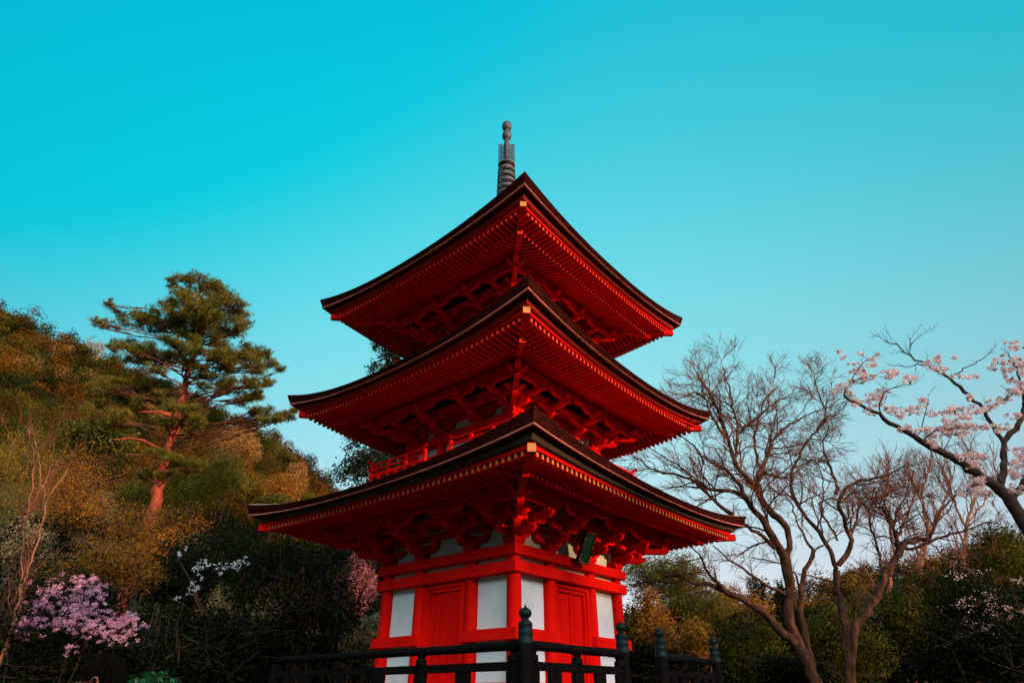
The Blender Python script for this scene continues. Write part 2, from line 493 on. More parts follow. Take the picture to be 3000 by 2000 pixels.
def brackets(st):
    nw = st['c'] + 0.0
    zT, zP = st['zT'], st['zP']
    a = (zP - zT) / 6.0
    s = (st['nP'] - nw) / 2.0
    lv = [zT, zT + 1.35 * a, zT + 2.45 * a, zT + 3.1 * a, zT + 4.1 * a, zT + 4.75 * a, zP]
    W = 0.085
    k = s / 0.36
    la, lb = 0.29 * min(1.1, st['ti'] / 0.56), 0.37 * min(1.1, st['ti'] / 0.56)

    def shift(pb, dy):
        pb.v = [(x, y + dy, z) for x, y, z in pb.v]
        return pb

    parts = {}
    # ---- plain set (shapes at t = 0, pushed to the pillar by location)
    def plain(root_t, rz):
        q = PB(); block(q, nw, 0, lv[0], lv[1], 0.25)
        me = parts.setdefault('daito', None)
        root = None
        def put(name, pb):
            key = name + str(len(pb.v)) + '%.3f' % pb.v[0][0] + '%.3f' % pb.v[0][1] + '%.3f' % pb.v[0][2]
            if key not in parts:
                pb.v = [(x, y, z - BASE_Z) for x, y, z in pb.v]
                parts[key] = pb.mesh(name, M['red'])
            return parts[key]
        off = Matrix.Rotation(rz, 3, 'Z') @ Vector((0, root_t, 0))
        root = link('bracket_set', put('bracket_set', q), PAG, off, rz)
        def sub(name, pb):
            link(name, put(name, pb), root)
        q = PB(); q.prism(arm_poly(-la - 0.06, la + 0.06, lv[1], lv[2]), 'x', nw - W / 2, nw + W / 2); sub('bracket_arm', q)
        q = PB(); q.prism(half_arm(nw + W / 2, nw + s + 0.09, lv[1], lv[2]), 'y', -W / 2, W / 2); sub('bracket_arm', q)
        for t in (-la, la):
            q = PB(); block(q, nw, t, lv[2], lv[3]); sub('bearing_block', q)
        q = PB(); block(q, nw + s, 0, lv[2], lv[3], 0.13); sub('bearing_block', q)
        q = PB(); q.prism(arm_poly(-lb, lb, lv[3], lv[4]), 'x', nw + s - W / 2, nw + s + W / 2); sub('bracket_arm', q)
        q = PB(); q.prism(half_arm(nw + s + W / 2, nw + 2 * s + 0.09, lv[3], lv[4]), 'y', -W / 2, W / 2); sub('bracket_arm', q)
        for t in (-la, la):
            q = PB(); block(q, nw + s, t, lv[4], lv[5]); sub('bearing_block', q)
        q = PB(); block(q, nw + 2 * s, 0, lv[4], lv[5], 0.13); sub('bearing_block', q)
        q = PB(); q.prism(arm_poly(-lb, lb, lv[5], lv[6] - 0.002), 'x', nw + 2 * s - W / 2, nw + 2 * s + W / 2); sub('bracket_arm', q)
        # projecting nose
        q = PB(); q.prism([(nw + 2 * s + W / 2, lv[5] - 0.01), (nw + 2 * s + 0.17, lv[5] + 0.01), (nw + 2 * s + 0.20, lv[5] + 0.07), (nw + 2 * s + W / 2, lv[5] + 0.09)], 'y', -0.045, 0.045); sub('bracket_nose', q)

    for k in VISIBLE:
        for t in (-st['ti'], st['ti']):
            plain(t, RZ[k])

    # ---- corner set: arms along both faces and along the diagonal
    def corner(rz):
        q = PB(); block(q, nw, -nw, lv[0], lv[1], 0.27)
        root = q.build('bracket_set', M['red'], PAG, (0, 0, 0), rz)
        def sub(name, pb, mats=M['red']):
            pb.build(name, mats, root)
        for lvl, st_ in ((1, 1), (3, 2)):
            e = nw + st_ * s + 0.10
            q = PB(); q.prism(arm_poly(-nw - 0.3, -nw + la + 0.06, lv[lvl], lv[lvl + 1]), 'x', nw - W / 2 - 0.003 * lvl, nw + W / 2 + 0.003 * lvl) if lvl == 1 else None
            if lvl == 1:
                sub('bracket_arm', q)
            q = PB(); q.prism(half_arm(nw + W / 2 + 0.01, e, lv[lvl], lv[lvl + 1]), 'y', -nw - W / 2, -nw + W / 2); sub('bracket_arm', q)
            q = PB(); q.prism([(-p_[0], p_[1]) for p_ in half_arm(nw + W / 2 + 0.01, e, lv[lvl], lv[lvl + 1])], 'x', nw - W / 2, nw + W / 2); sub('bracket_arm', q)
            # diagonal arm
            q = PB()
            d1 = nw * 1.414 + st_ * s * 1.414 + 0.16
            q.prism(half_arm(nw * 1.414 + 0.06, d1, lv[lvl] + 0.004, lv[lvl + 1] + 0.004), 'y', -W * 0.6, W * 0.6)
            ca = math.cos(-math.pi / 4); sa = math.sin(-math.pi / 4)
            q.v = [(x * ca - y * sa, x * sa + y * ca, z) for x, y, z in q.v]
            sub('bracket_arm', q)
            for i in range(1, st_ + 1):
                q = PB(); block(q, nw + i * s, -nw, lv[lvl + 1], lv[lvl + 2], 0.125); sub('bearing_block', q)
                q = PB(); block(q, nw, -nw - i * s, lv[lvl + 1], lv[lvl + 2], 0.125); sub('bearing_block', q)
            q = PB(); block(q, nw + st_ * s, -nw - st_ * s, lv[lvl + 1] + 0.004, lv[lvl + 2] + 0.004, 0.15); sub('bearing_block', q)
        for i in (1, 2):
            z0, z1 = (lv[3], lv[4]) if i == 1 else (lv[5], lv[6] - 0.003)
            q = PB(); q.prism(arm_poly(-nw - i * s - 0.24, -nw + lb - 0.02, z0, z1), 'x', nw + i * s - W / 2 - 0.002, nw + i * s + W / 2 - 0.002); sub('bracket_arm', q)
            q = PB(); q.prism([(-p_[0], p_[1]) for p_ in arm_poly(-nw - i * s - 0.238, -nw + lb - 0.02, z0 + 0.003, z1 - 0.003)], 'y', -nw - i * s - W / 2, -nw - i * s + W / 2); sub('bracket_arm', q)
        # long diagonal nose with a pale end
        q = PB()
        d0, d1 = (nw + 2 * s) * 1.414 - 0.1, (nw + 2 * s) * 1.414 + 0.34
        q.hexa([(d0, -0.06, lv[5]), (d1, -0.055, lv[5] + 0.02), (d1, 0.055, lv[5] + 0.02), (d0, 0.06, lv[5]),
                (d0, -0.06, lv[6]), (d1, -0.055, lv[6] - 0.01), (d1, 0.055, lv[6] - 0.01), (d0, 0.06, lv[6])], 0, (3, 1))
        q.v = [(x * ca - y * sa, x * sa + y * ca, z) for x, y, z in q.v]
        sub('bracket_nose', q, [M['red'], M['coral']])

    for rz in (0.0, math.pi / 2, -math.pi / 2):
        corner(rz)
    # plaster behind and the tie beams that run through the sets
    q = PB(); q.box(nw - 0.09, nw - 0.05, -nw, nw, zT - 0.02, zP + 0.25)
    faces4('frieze_panel', q, M['plaster'])
    faces4('bracket_tie', mitre(nw - 0.05, nw + 0.035, lv[3] + 0.002, lv[4] + 0.002), M['red'])
    faces4('bracket_tie', mitre(nw - 0.05, nw + 0.037, lv[5] + 0.01, lv[6] + 0.02), M['red'])
    # small ceiling slats between wall and first step, board beyond
    q = PB()
    for t in np.arange(-nw + 0.05, nw, 0.075):
        q.hexa([(nw + 0.04, t - 0.016, lv[6] - 0.06), (nw + s - 0.05, t - 0.016, lv[4] + 0.025), (nw + s - 0.05, t + 0.016, lv[4] + 0.025), (nw + 0.04, t + 0.016, lv[6] - 0.06),
                (nw + 0.04, t - 0.016, lv[6] - 0.03), (nw + s - 0.05, t - 0.016, lv[4] + 0.055), (nw + s - 0.05, t + 0.016, lv[4] + 0.055), (nw + 0.04, t + 0.016, lv[6] - 0.03)])
    faces4('coving_slats', q, M['red'], which=VISIBLE)
    faces4('step_beam', mitre(nw + s - 0.04, nw + s + 0.041, lv[5] - 0.004, lv[6] - 0.03), M['red'])
    faces4('purlin', mitre(st['nP'] - 0.05, st['nP'] + 0.05, zP, zP + 0.105), M['red'])


for st in ST:
    brackets(st)

# ------------------------------------------------ roofs
# tip half width, tip height, height at mid eave, thickness ratio at mid eave, flying rafter top at mid and its lift, inner row line
RF = [dict(h=3.600, zt=4.865, zm=4.530, zf=4.372, lf=0.085, ni=2.85, zi=4.315, nb=1.62, zb=5.55),
      dict(h=3.366, zt=7.264, zm=6.775, zf=6.635, lf=0.215, ni=2.65, zi=6.625, nb=1.42, zb=8.15),
      dict(h=3.167, zt=9.811, zm=9.390, zf=9.225, lf=0.140, ni=2.50, zi=9.165, nb=0.34, zb=12.15)]
EXP = 2.3
PROF = [(0.0, 0.0), (0.065, -0.200)]
RIM = [(0.058, -0.198), (0.054, -0.226), (0.090, -0.229), (0.092, -0.203)]


def build_roof(R, st):
    h, zt, zm = R['h'], R['zt'], R['zm']
    dfull = zt - (R['zf'] + R['lf'])      # thickness at the corner from tip to fascia foot
    dmid = zm - R['zf']
    kc, km = dfull / 0.42, dmid / 0.42

    def edge_z(t, dz):
        L = abs(t) ** EXP
        return zm + (zt - zm) * L + dz * (km + (kc - km) * L)

    ts = np.concatenate([np.linspace(-1, -0.7, 22), np.linspace(-0.68, 0.68, 66), np.linspace(0.7, 1, 22)])

    def ring_strip(profile, closed=False, slope=None):
        """profile swept round all four eaves"""
        V, Fc = [], []
        n = len(profile)
        for k in range(4):
            ca, sa = math.cos(RZ[k]), math.sin(RZ[k])
            base = len(V)
            for t in ts:
                for (ins, dz) in profile:
                    r = h - ins
                    x, y = r, t * r
                    z = edge_z(t, dz) if slope is None else slope(t, ins, dz)
                    V.append((x * ca - y * sa, x * sa + y * ca, z))
            for i in range(len(ts) - 1):
                for j in range(n if closed else n - 1):
                    j2 = (j + 1) % n
                    Fc.append((base + i * n + j, base + (i + 1) * n + j, base + (i + 1) * n + j2, base + i * n + j2))
        b = PB(); b.add(V, Fc, 0, False)
        return b

    # thatch: outer face, then the concave slope up to the next body
    def top_slope(t, ins, dz):
        if ins <= 0.0651:
            return edge_z(t, dz)
        u = (ins - 0.03) / (h - R['nb'] - 0.03)
        L = abs(t) ** EXP * (1 - u) ** 2
        sl = (0.62 * u + 0.38 * u * u)
        return zm + (zt - zm) * L + (R['zb'] - zm) * sl + 0.012
    us = np.linspace(0.03, h - R['nb'], 14)
    jr = np.random.default_rng(int(h * 1000))
    prof = []
    nl = 7
    for i in range(nl):                      # courses of bark, each a little behind the one above
        z1, z0 = -0.2 * i / nl, -0.2 * (i + 1) / nl
        x1 = 0.066 * i / nl
        prof += [(x1, z1), (x1 + 0.002, z0)]
    prof = prof[::-1]
    b = ring_strip(prof)
    nn = len(prof)
    for i in range(len(b.v)):                # ragged course ends
        if 0 < i % nn < nn - 1:
            x, y, z = b.v[i]
            k = 1 + jr.normal(0, 0.0009)
            b.v[i] = (x * k, y * k, z + jr.normal(0, 0.0025))
    roof = b.build('roof', M['bark'])
    b = ring_strip([(0.0, 0.0)] + [(max(u, 0.066), 1) for u in us], slope=lambda t, ins, dz: edge_z(t, 0) if dz == 0 else top_slope(t, ins, dz))
    b.build('thatch_slope', M['slope'], roof)
    b = ring_strip(RIM, closed=True); b.build('rim_strip', M['rim'], roof)
    b = ring_strip([(0.092, -0.208), (0.195, -0.262)]); b.build('eave_underside', M['bark'], roof)
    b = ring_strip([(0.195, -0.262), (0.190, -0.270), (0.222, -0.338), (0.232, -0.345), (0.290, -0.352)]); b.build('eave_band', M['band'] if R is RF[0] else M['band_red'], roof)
    b = ring_strip([(0.290, -0.352), (0.286, -0.358), (0.296, -0.420), (0.355, -0.421)]); b.build('fascia', M['red'], roof)

    # boards over the rafters
    def zfly(t):                  # t is absolute distance along the face / h
        return R['zf'] + R['lf'] * np.minimum(1, np.abs(t)) ** EXP
    def zbase(n, t):              # underside of board over the base rafters
        return R['zi'] + 0.035 + R['lf'] * 0.55 * np.minimum(1, np.abs(t)) ** EXP + 0.36 * (R['ni'] - n)
    nwall = st['c']
    V, Fc = [], []
    for k in range(4):
        ca, sa = math.cos(RZ[k]), math.sin(RZ[k])
        for rows in ([h - 0.34, R['ni'] - 0.16], [R['ni'] - 0.02, R['ni'] - 0.4, st['nP'], nwall - 0.06]):
            base = len(V)
            for t in ts:
                for r in rows:
                    x, y = r, t * r
                    z = zfly(t * r / h) + 0.001 if len(rows) == 2 else zbase(r, y / h)
                    V.append((x * ca - y * sa, x * sa + y * ca, z))
            n = len(rows)
            for i in range(len(ts) - 1):
                for j in range(n - 1):
                    Fc.append((base + i * n + j, base + (i + 1) * n + j, base + (i + 1) * n + j + 1, base + i * n + j + 1))
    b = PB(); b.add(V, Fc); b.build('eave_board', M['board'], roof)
    # kioi: the beam on the ends of the base rafters
    V = []
    def kz(t, ins, dz):
        return zbase(R['ni'], t * (h - ins) / h) + dz
    ins0 = h - R['ni']
    b = ring_strip([(ins0 - 0.02, 0.0), (ins0 - 0.02, 0.06), (ins0 + 0.07, 0.06), (ins0 + 0.07, 0.0)], closed=True, slope=kz)
    b.build('rafter_beam', M['red'], roof)

    # rafters: end faces painted ochre
    def rafter(pb, k, y, row):
        ca, sa = math.cos(RZ[k]), math.sin(RZ[k])
        w = 0.021
        if row == 0:
            n1 = h - 0.315
            n0 = max(abs(y) + 0.05, R['ni'] - 0.14)
            if n1 - n0 < 0.04:
                return False
            z1 = float(zfly(y / h)); z0 = z1
            hh = 0.064
        else:
            n1 = R['ni'] + 0.0
            n0 = max(abs(y) + 0.05, nwall - 0.04)
            if n1 - n0 < 0.04:
                return False
            z1 = float(zbase(n1, y / h)); z0 = float(zbase(n0, y / h))
            hh = 0.072
        z1 -= 0.0015; z0 -= 0.0015
        pts = [(n0, y - w, z0 - hh), (n1, y - w, z1 - hh), (n1, y + w, z1 - hh), (n0, y + w, z0 - hh),
               (n0, y - w, z0), (n1, y - w, z1), (n1, y + w, z1), (n0, y + w, z0)]
        pb.hexa([(x * ca - yy * sa, x * sa + yy * ca, z) for x, yy, z in pts], 0, (3, 2 if (row == 1 and singles) else 1))
        return True

    sp = 0.114
    m = int((h - 0.36) / sp)
    lines = [(i + 0.5) * sp for i in range(-m, m)]
    rest = PB()
    singles = R is RF[0]
    for k in range(4):
        for y in lines:
            own = singles and ((k == 0 and y < 2.2) or (k == 3 and y > -2.2))
            if own:
                q = PB()
                if rafter(q, k, y, 0):
                    q.build('rafter', [M['red'], M['ochre'], M['red']], roof)
            else:
                rafter(rest, k, y, 0)
            rafter(rest, k, y, 1)
    o = rest.build('rafters', [M['red'], M['ochre'] if singles else M['coral'], M['red']], roof)
    o['kind'] = 'stuff'
    # hip rafters, two tiers each, gilded end
    for k in range(4):
        rz = RZ[k] - math.pi / 4
        ca, sa = math.cos(rz), math.sin(rz)
        zc = R['zf'] + R['lf']
        zi = float(zbase(R['ni'], 1.0 * R['ni'] / h))
        wall = nwall
        d1, d0 = (h - 0.235) * 1.414, (R['ni'] - 0.3) * 1.414
        e1, e0 = (R['ni'] + 0.02) * 1.414, wall * 1.414
        b = PB()
        def rot(pts):
            return [(x * ca - y * sa, x * sa + y * ca, z) for x, y, z in pts]
        w = 0.057
        b.hexa(rot([(d0, -w, zc - 0.150), (d1, -w, zc - 0.096), (d1, w, zc - 0.096), (d0, w, zc - 0.150),
                    (d0, -w, zc - 0.03), (d1, -w, zc + 0.022), (d1, w, zc + 0.022), (d0, w, zc - 0.03)]), 0, (3, 1))
        zw = float(zbase(wall, wall / h))
        b.hexa(rot([(e0, -w * .95, zw - 0.16), (e1, -w * .95, zi - 0.125), (e1, w * .95, zi - 0.125), (e0, w * .95, zw - 0.16),
                    (e0, -w * .95, zw - 0.02), (e1, -w * .95, zi - 0.012), (e1, w * .95, zi - 0.012), (e0, w * .95, zw - 0.02)]), 0, (3, 0 if singles else 2))
        b.build('hip_rafter', [M['red'], M['gold'], M['coral']], roof)


for R, st in zip(RF, ST):
    build_roof(R, st)

# ------------------------------------------------ balconies of the upper storeys
def balcony(nr, zr):
    """floor slab edge, stout rails and posts; the near faces have an opening in the middle with upturned rail ends"""
    base = PB()
    q = mitre(nr - 0.75, nr - 0.02, zr - 0.42, zr - 0.345)
    fl = faces4('balcony_floor', q, M['red'])
    for k in range(4):
        gap = 0.31 if k in VISIBLE else 0.0
        parent = fl[k]
        for sg in (-1, 1):
            t_in = sg * gap
            def rail(r, z, over, name, up=0.0):
                b = PB()
                te = sg * (nr + over)
                n = 12
                tt = np.linspace(t_in, te, n)
                pts = []
                for t in tt:
                    u = abs(t - te) ; v = abs(t - t_in)
                    lift = up * max(0, 1 - u / 0.22) ** 2 + (up * max(0, 1 - v / 0.2) ** 2 if gap else 0)
                    pts.append((nr, t, z + lift))
                b.tube(pts, r, 8)
                b.build(name, M['red'], parent)
            rail(0.020, zr, 0.12, 'top_rail', 0.07)
            rail(0.026, zr - 0.105, 0.10, 'middle_rail', 0.0)
            b = PB()
            t = sorted((t_in, sg * (nr + 0.05)))
            b.box(nr - 0.035, nr + 0.035, t[0], t[1], zr - 0.262, zr - 0.205)
            b.build('bottom_rail', M['red'], parent)
            for i, f in enumerate((0.0, 0.33, 0.66, 1.0)):
                t = sg * (gap + 0.04 + (nr - gap - 0.04) * f)
                if f == 1.0 and sg < 0:
                    continue
                b = PB(); b.box(nr - 0.028, nr + 0.028, t - 0.028, t + 0.028, zr - 0.345, zr - 0.012)
                b.build('baluster', M['red'], parent)
                if f < 1.0:
                    t = sg * (gap + 0.04 + (nr - gap - 0.04) * (f + 0.165))
                    b = PB(); b.box(nr - 0.045, nr + 0.045, t - 0.05, t + 0.05, zr - 0.345, zr - 0.262)
                    b.build('baluster', M['red'], parent)


balcony(1.94, 5.72)
balcony(1.74, 8.14)

# ------------------------------------------------ spire
b = PB()
b.cbox(-0.36, 0.36, -0.36, 0.36, 12.02, 12.40, 0.02)
b.lathe([(0.42, 12.40), (0.42, 12.46), (0.30, 12.47), (0.30, 12.52), (0.26, 12.62), (0.16, 12.70), (0.165, 12.72), (0.155, 14.80),
         (0.075, 14.86), (0.072, 15.70), (0.085, 15.74), (0.07, 15.80), (0.062, 15.86)], seg=20)
SPIRE = b.build('spire', M['bronze'])
for i in range(9):
    z = 14.56 - 0.238 * i
    r = 0.245 + 0.006 * i
    b = PB()
    b.loft([[(rr * math.cos(2 * math.pi * j / 28), rr * math.sin(2 * math.pi * j / 28), zq) for j in range(28)]
            for rr, zq in ((r - 0.035, z - 0.045), (r, z - 0.05), (r + 0.006, z), (r, z + 0.05), (r - 0.035, z + 0.045), (r - 0.035, z - 0.045))], 0, False, False)
    for j in range(4):
        a = math.pi / 4 + j * math.pi / 2
        b.tube([(0.09 * math.cos(a), 0.09 * math.sin(a), z), ((r - 0.02) * math.cos(a), (r - 0.02) * math.sin(a), z)], 0.016, 6)
    for j in range(8):
        a = j * math.pi / 4
        x, y = (r - 0.01) * math.cos(a), (r - 0.01) * math.sin(a)
        b.lathe([(0.006, z - 0.045), (0.008, z - 0.07), (0.022, z - 0.085), (0.027, z - 0.125)], x, y, 8)
    b.build('spire_ring', M['bronze'], SPIRE)
b = PB(); b.lathe([(0.10, 14.74), (0.235, 14.77), (0.25, 14.80), (0.20, 14.83), (0.09, 14.86)], seg=24); b.build('spire_collar', M['bronze'], SPIRE)
for z, r in ((16.08, 0.142), (16.49, 0.148)):
    b = PB()
    pr = [(0.06, z - 0.22), (0.075, z - 0.19)]
    for i in range(1, 12):
        th = -math.pi / 2 + math.pi * i / 12 + 0.1
        pr.append((max(0.05, r * math.cos(th)), z + 0.205 * math.sin(th)))
    if r > 0.145:
        pr += [(0.03, z + 0.215), (0.004, z + 0.26)]
    b.lathe(pr, seg=24)
    b.build('spire_ball', M['bronze'], SPIRE)
rng = np.random.default_rng(7)
for j in range(4):
    b = PB()
    a = -PHI * 0 + math.radians(40) + j * math.pi / 2
    d = np.array([math.cos(a), math.sin(a), 0])
    for row in range(10):
        for c in range(2):
            r0 = 0.115 + 0.075 * c
            z = 14.90 + 0.082 * row + 0.03 * c
            R_ = 0.036
            pts = [d * (r0 + R_ * math.cos(w)) + np.array([0, 0, z + R_ * math.sin(w)]) for w in np.linspace(0, 2 * math.pi * 0.85, 9)]
            b.tube(pts, 0.014, 5)
        z = 14.92 + 0.082 * row
        b.tube([d * 0.215 + np.array([0, 0, z]), d * 0.255 + np.array([0, 0, z + 0.05])], [0.016, 0.005], 5)
    b.tube([d * 0.078 + np.array([0, 0, 14.88]), d * 0.082 + np.array([0, 0, 15.70])], 0.010, 5)
    b.tube([d * 0.152 + np.array([0, 0, 14.86]), d * 0.155 + np.array([0, 0, 15.72])], 0.008, 5)
    b.build('flame_plate', M['bronze'], SPIRE)

# ------------------------------------------------ name board hung under the first roof
PLQ = empty('name_board', (0, 0, 0))
tag(PLQ, 'tall dark green name board with studded rim hanging tilted under the lowest eave', 'sign')
PLQ.matrix_world = Matrix.Translation((PX, PY, 0)) @ Matrix.Rotation(-PHI, 4, 'Z') @ Matrix.Translation((1.79, 0.02, 3.63)) @ Matrix.Rotation(math.radians(25), 4, 'Y')
b = MB(); b.box(-0.02, 0.012, -0.125, 0.125, 0.03, 0.53); b.build('panel', M['plaque'], PLQ)
b = MB()
for y0, y1, z0, z1 in ((-0.165, -0.125, 0.0, 0.56), (0.125, 0.165, 0.0, 0.56), (-0.125, 0.125, 0.0, 0.04), (-0.125, 0.125, 0.52, 0.56)):
    b.box(-0.03, 0.035, y0, y1, z0, z1)
b.build('frame', M['plaque_rim'], PLQ)
def stud(y, z):
    q = MB(); q.lathe([(0.015, 0.0), (0.013, 0.008), (0.005, 0.013)], seg=8)
    q.v = [(0.035 + zq, y + x, z + yq) for x, yq, zq in q.v]
    q.build('stud', M['gold'], PLQ)
for sg in (-1, 1):
    for z in (0.06, 0.085, 0.13, 0.155, 0.30, 0.325, 0.40, 0.425):
        stud(sg * 0.145, z)
for z in (0.02, 0.54):
    for y in (-0.11, -0.05, 0.0, 0.05, 0.11):
        stud(y, z)

# stone terrace that carries pagoda and fence (its rim is below the picture)
b = MB(); b.box(-4.05, 4.05, -4.05, 4.05, -1.4, 0.0)
o = b.build('stone_terrace', M['stone'], None, (PX, PY, BASE_Z - 0.05), -PHI)
tag(o, 'square stone terrace under the pagoda and its black fence', 'terrace', kind='structure')

# ------------------------------------------------------------------ black fence
def fence_post(parent, x, y, ztop, finial=True, r=0.078):
    b = PB()
    zc = ztop - 0.36
    b.lathe([(r, BASE_Z - 0.04), (r, zc - 0.02)], x, y, 20)
    o = b.build('post', M['black'], parent, root=parent)
    b = PB()
    b.lathe([(r * 1.07, zc - 0.03), (r * 1.07, zc), (r * 1.03, zc + 0.004), (r * 1.0, zc + 0.065), (r * 1.02, zc + 0.068), (r * 1.02, zc + 0.08),
             (r * 0.98, zc + 0.084), (r * 0.96, zc + 0.15), (r * 0.99, zc + 0.153), (r * 0.97, zc + 0.168), (r * 0.72, zc + 0.186),
             (r * 0.50, zc + 0.196), (r * 0.49, zc + 0.214), (r * 0.62, zc + 0.222), (r * 0.84, zc + 0.240), (r * 0.91, zc + 0.262), (r * 0.86, zc + 0.284),
             (r * 0.70, zc + 0.302), (r * 0.44, zc + 0.314), (r * 0.20, zc + 0.324), (r * 0.08, zc + 0.342), (0.002, zc + 0.362)], x, y, 24)
    b.build('finial', M['cap'], o, root=o)


def run_fence(name, label, p0, p1, posts, axis, struts, boards, rails=True, gfence='black fence runs around the pagoda'):
    """a straight run between two points given in pagoda coordinates; axis 'y' runs along y at x const, 'x' along x at y const"""
    root = empty(name, (PX, PY, BASE_Z), -PHI)
    tag(root, label, 'fence', gfence)
    c, a0, a1 = p0, p1[0], p1[1]
    def at(s_, off=0.0):
        return (c + off, s_) if axis == 'y' else (s_, c + off)
    for s_ in posts:
        x, y = at(s_)
        if axis == 'x':          # plain end post under the rail
            b = PB(); b.cbox(x - 0.06, x + 0.06, y - 0.06, y + 0.06, BASE_Z - 0.04, 2.03, 0.01)
            b.build('post', M['black'], root, root=root)
        else:
            fence_post(root, x, y, 2.48)
    b = PB()
    n = 16
    rr = np.random.default_rng(int(abs(c * 100 + a0 * 10)))
    pts = [(*at(s_), 2.078 + 0.0012 * rr.normal()) for s_ in np.linspace(a0, a1, n)]
    b.tube(pts, 0.047, 12); b.build('top_rail', M['black'], root, root=root)
    b = PB()
    if axis == 'y':
        b.cbox(c - 0.032, c + 0.032, min(a0, a1), max(a0, a1), 1.845, 1.930, 0.006)
    else:
        b.cbox(min(a0, a1), max(a0, a1), c - 0.032, c + 0.032, 1.845, 1.930, 0.006)
    b.build('middle_rail', M['black'], root, root=root)
    b = PB()
    if axis == 'y':
        b.cbox(c - 0.04, c + 0.04, min(a0, a1), max(a0, a1), 1.33, 1.42, 0.006)
    else:
        b.cbox(min(a0, a1), max(a0, a1), c - 0.04, c + 0.04, 1.33, 1.42, 0.006)
    b.build('bottom_rail', M['black'], root, root=root)
    for s_ in struts:
        x, y = at(s_)
        b = PB()
        b.lathe([(0.066, 1.931), (0.066, 1.958), (0.064, 1.985), (0.044, 1.998), (0.042, 2.010), (0.052, 2.022), (0.066, 2.036), (0.074, 2.060)], x, y, 16)
        b.build('strut', M['black'], root, root=root)
        b = PB(); b.cbox(x - 0.085, x + 0.085, y - 0.036, y + 0.036, 1.421, 1.844, 0.006) if axis == 'x' else b.cbox(x - 0.036, x + 0.036, y - 0.085, y + 0.085, 1.421, 1.844, 0.006)
        b.build('baluster', M['black'], root, root=root)
    for s_ in boards:
        x, y = at(s_)
        b = PB(); b.cbox(x - 0.10, x + 0.10, y - 0.03, y + 0.03, 1.421, 1.844, 0.006) if axis == 'x' else b.cbox(x - 0.03, x + 0.03, y - 0.10, y + 0.10, 1.421, 1.844, 0.006)
        b.build('baluster', M['black'], root, root=root)
    # iron nail heads on the rails
    for s_ in np.arange(min(a0, a1) + 0.1, max(a0, a1), 0.62):
        x, y = at(s_, 0.033 if axis == 'y' else -0.033)
        b = PB(); b.lathe([(0.008, -0.004), (0.009, 0.002), (0.005, 0.006)], 0, 0, 8)
        if axis == 'y':
            b.v = [(x + z, y + xx, 1.885 + yy) for xx, yy, z in b.v]
        else:
            b.v = [(x + xx, y - z, 1.885 + yy) for xx, yy, z in b.v]
        b.build('nail_head', M['cap'], root, root=root)
    return root


run_fence('fence', 'long black wooden fence run left of the corner post, in front of the left doors', -3.73, (3.46, -1.25), [-1.25], 'x',
          [1.92, 0.38, 3.36], [2.62, 1.15, -0.4, -0.9])
run_fence('fence', 'short black fence run between the two near finial posts, right of the corner', 3.52, (-3.65, -1.80), [-3.73, -1.75], 'y',
          [-3.62, -2.79, -1.86], [-3.23, -2.33])
run_fence('fence', 'far black fence run with two shaded finial posts, right of the pagoda', 3.50, (-0.66, 1.12), [-0.68, 1.14], 'y',
          [-0.08, 0.62], [-0.4, 0.28, 0.9])

# ------------------------------------------------------------------ vegetation tools
def leaf_quads(C, size, rng, flat=0.0, aspect=0.6, N=None, jit=0.65):
    """one small pointed leaf (4-corner rhomb) at each centre"""
    n = len(C)
    d = rng.normal(size=(n, 3)); d[:, 2] *= (1 - flat)
    d /= np.linalg.norm(d, axis=1, keepdims=True) + 1e-9
    e = rng.normal(size=(n, 3)); e[:, 2] *= (1 - flat)
    e -= d * np.sum(d * e, 1, keepdims=True)
    e /= np.linalg.norm(e, axis=1, keepdims=True) + 1e-9
    if N is not None:            # leaves lie roughly along the surface of their clump
        nn = N + rng.normal(0, jit, (n, 3))
        nn /= np.linalg.norm(nn, axis=1, keepdims=True) + 1e-9
        d = np.cross(nn, rng.normal(size=(n, 3)))
        d /= np.linalg.norm(d, axis=1, keepdims=True) + 1e-9
        e = np.cross(nn, d)
    s = (np.broadcast_to(size, (n,)) * rng.uniform(0.65, 1.35, n))[:, None]
    V = np.stack([C - d * s * 0.5, C + e * s * aspect * 0.5, C + d * s * 0.5, C - e * s * aspect * 0.5], 1).reshape(-1, 3)
    F = np.arange(4 * n).reshape(n, 4)
    return V, F


def needle_tufts(C, D, length, width, rng, per=12):
    """fans of thin needles round each centre, leaning to direction D"""
    n = len(C)
    d = rng.normal(size=(n, per, 3)) + D[:, None, :] * 1.2
    d /= np.linalg.norm(d, axis=2, keepdims=True)
    side = np.cross(d, rng.normal(size=(n, per, 3)))
    side /= np.linalg.norm(side, axis=2, keepdims=True) + 1e-9
    L = length * rng.uniform(0.6, 1.2, (n, per, 1))
    c = C[:, None, :] + np.zeros_like(d)
    V = np.stack([c - side * width, c + side * width, c + d * L], 2).reshape(-1, 3)
    F = np.arange(3 * n * per).reshape(-1, 3)
    return V, F


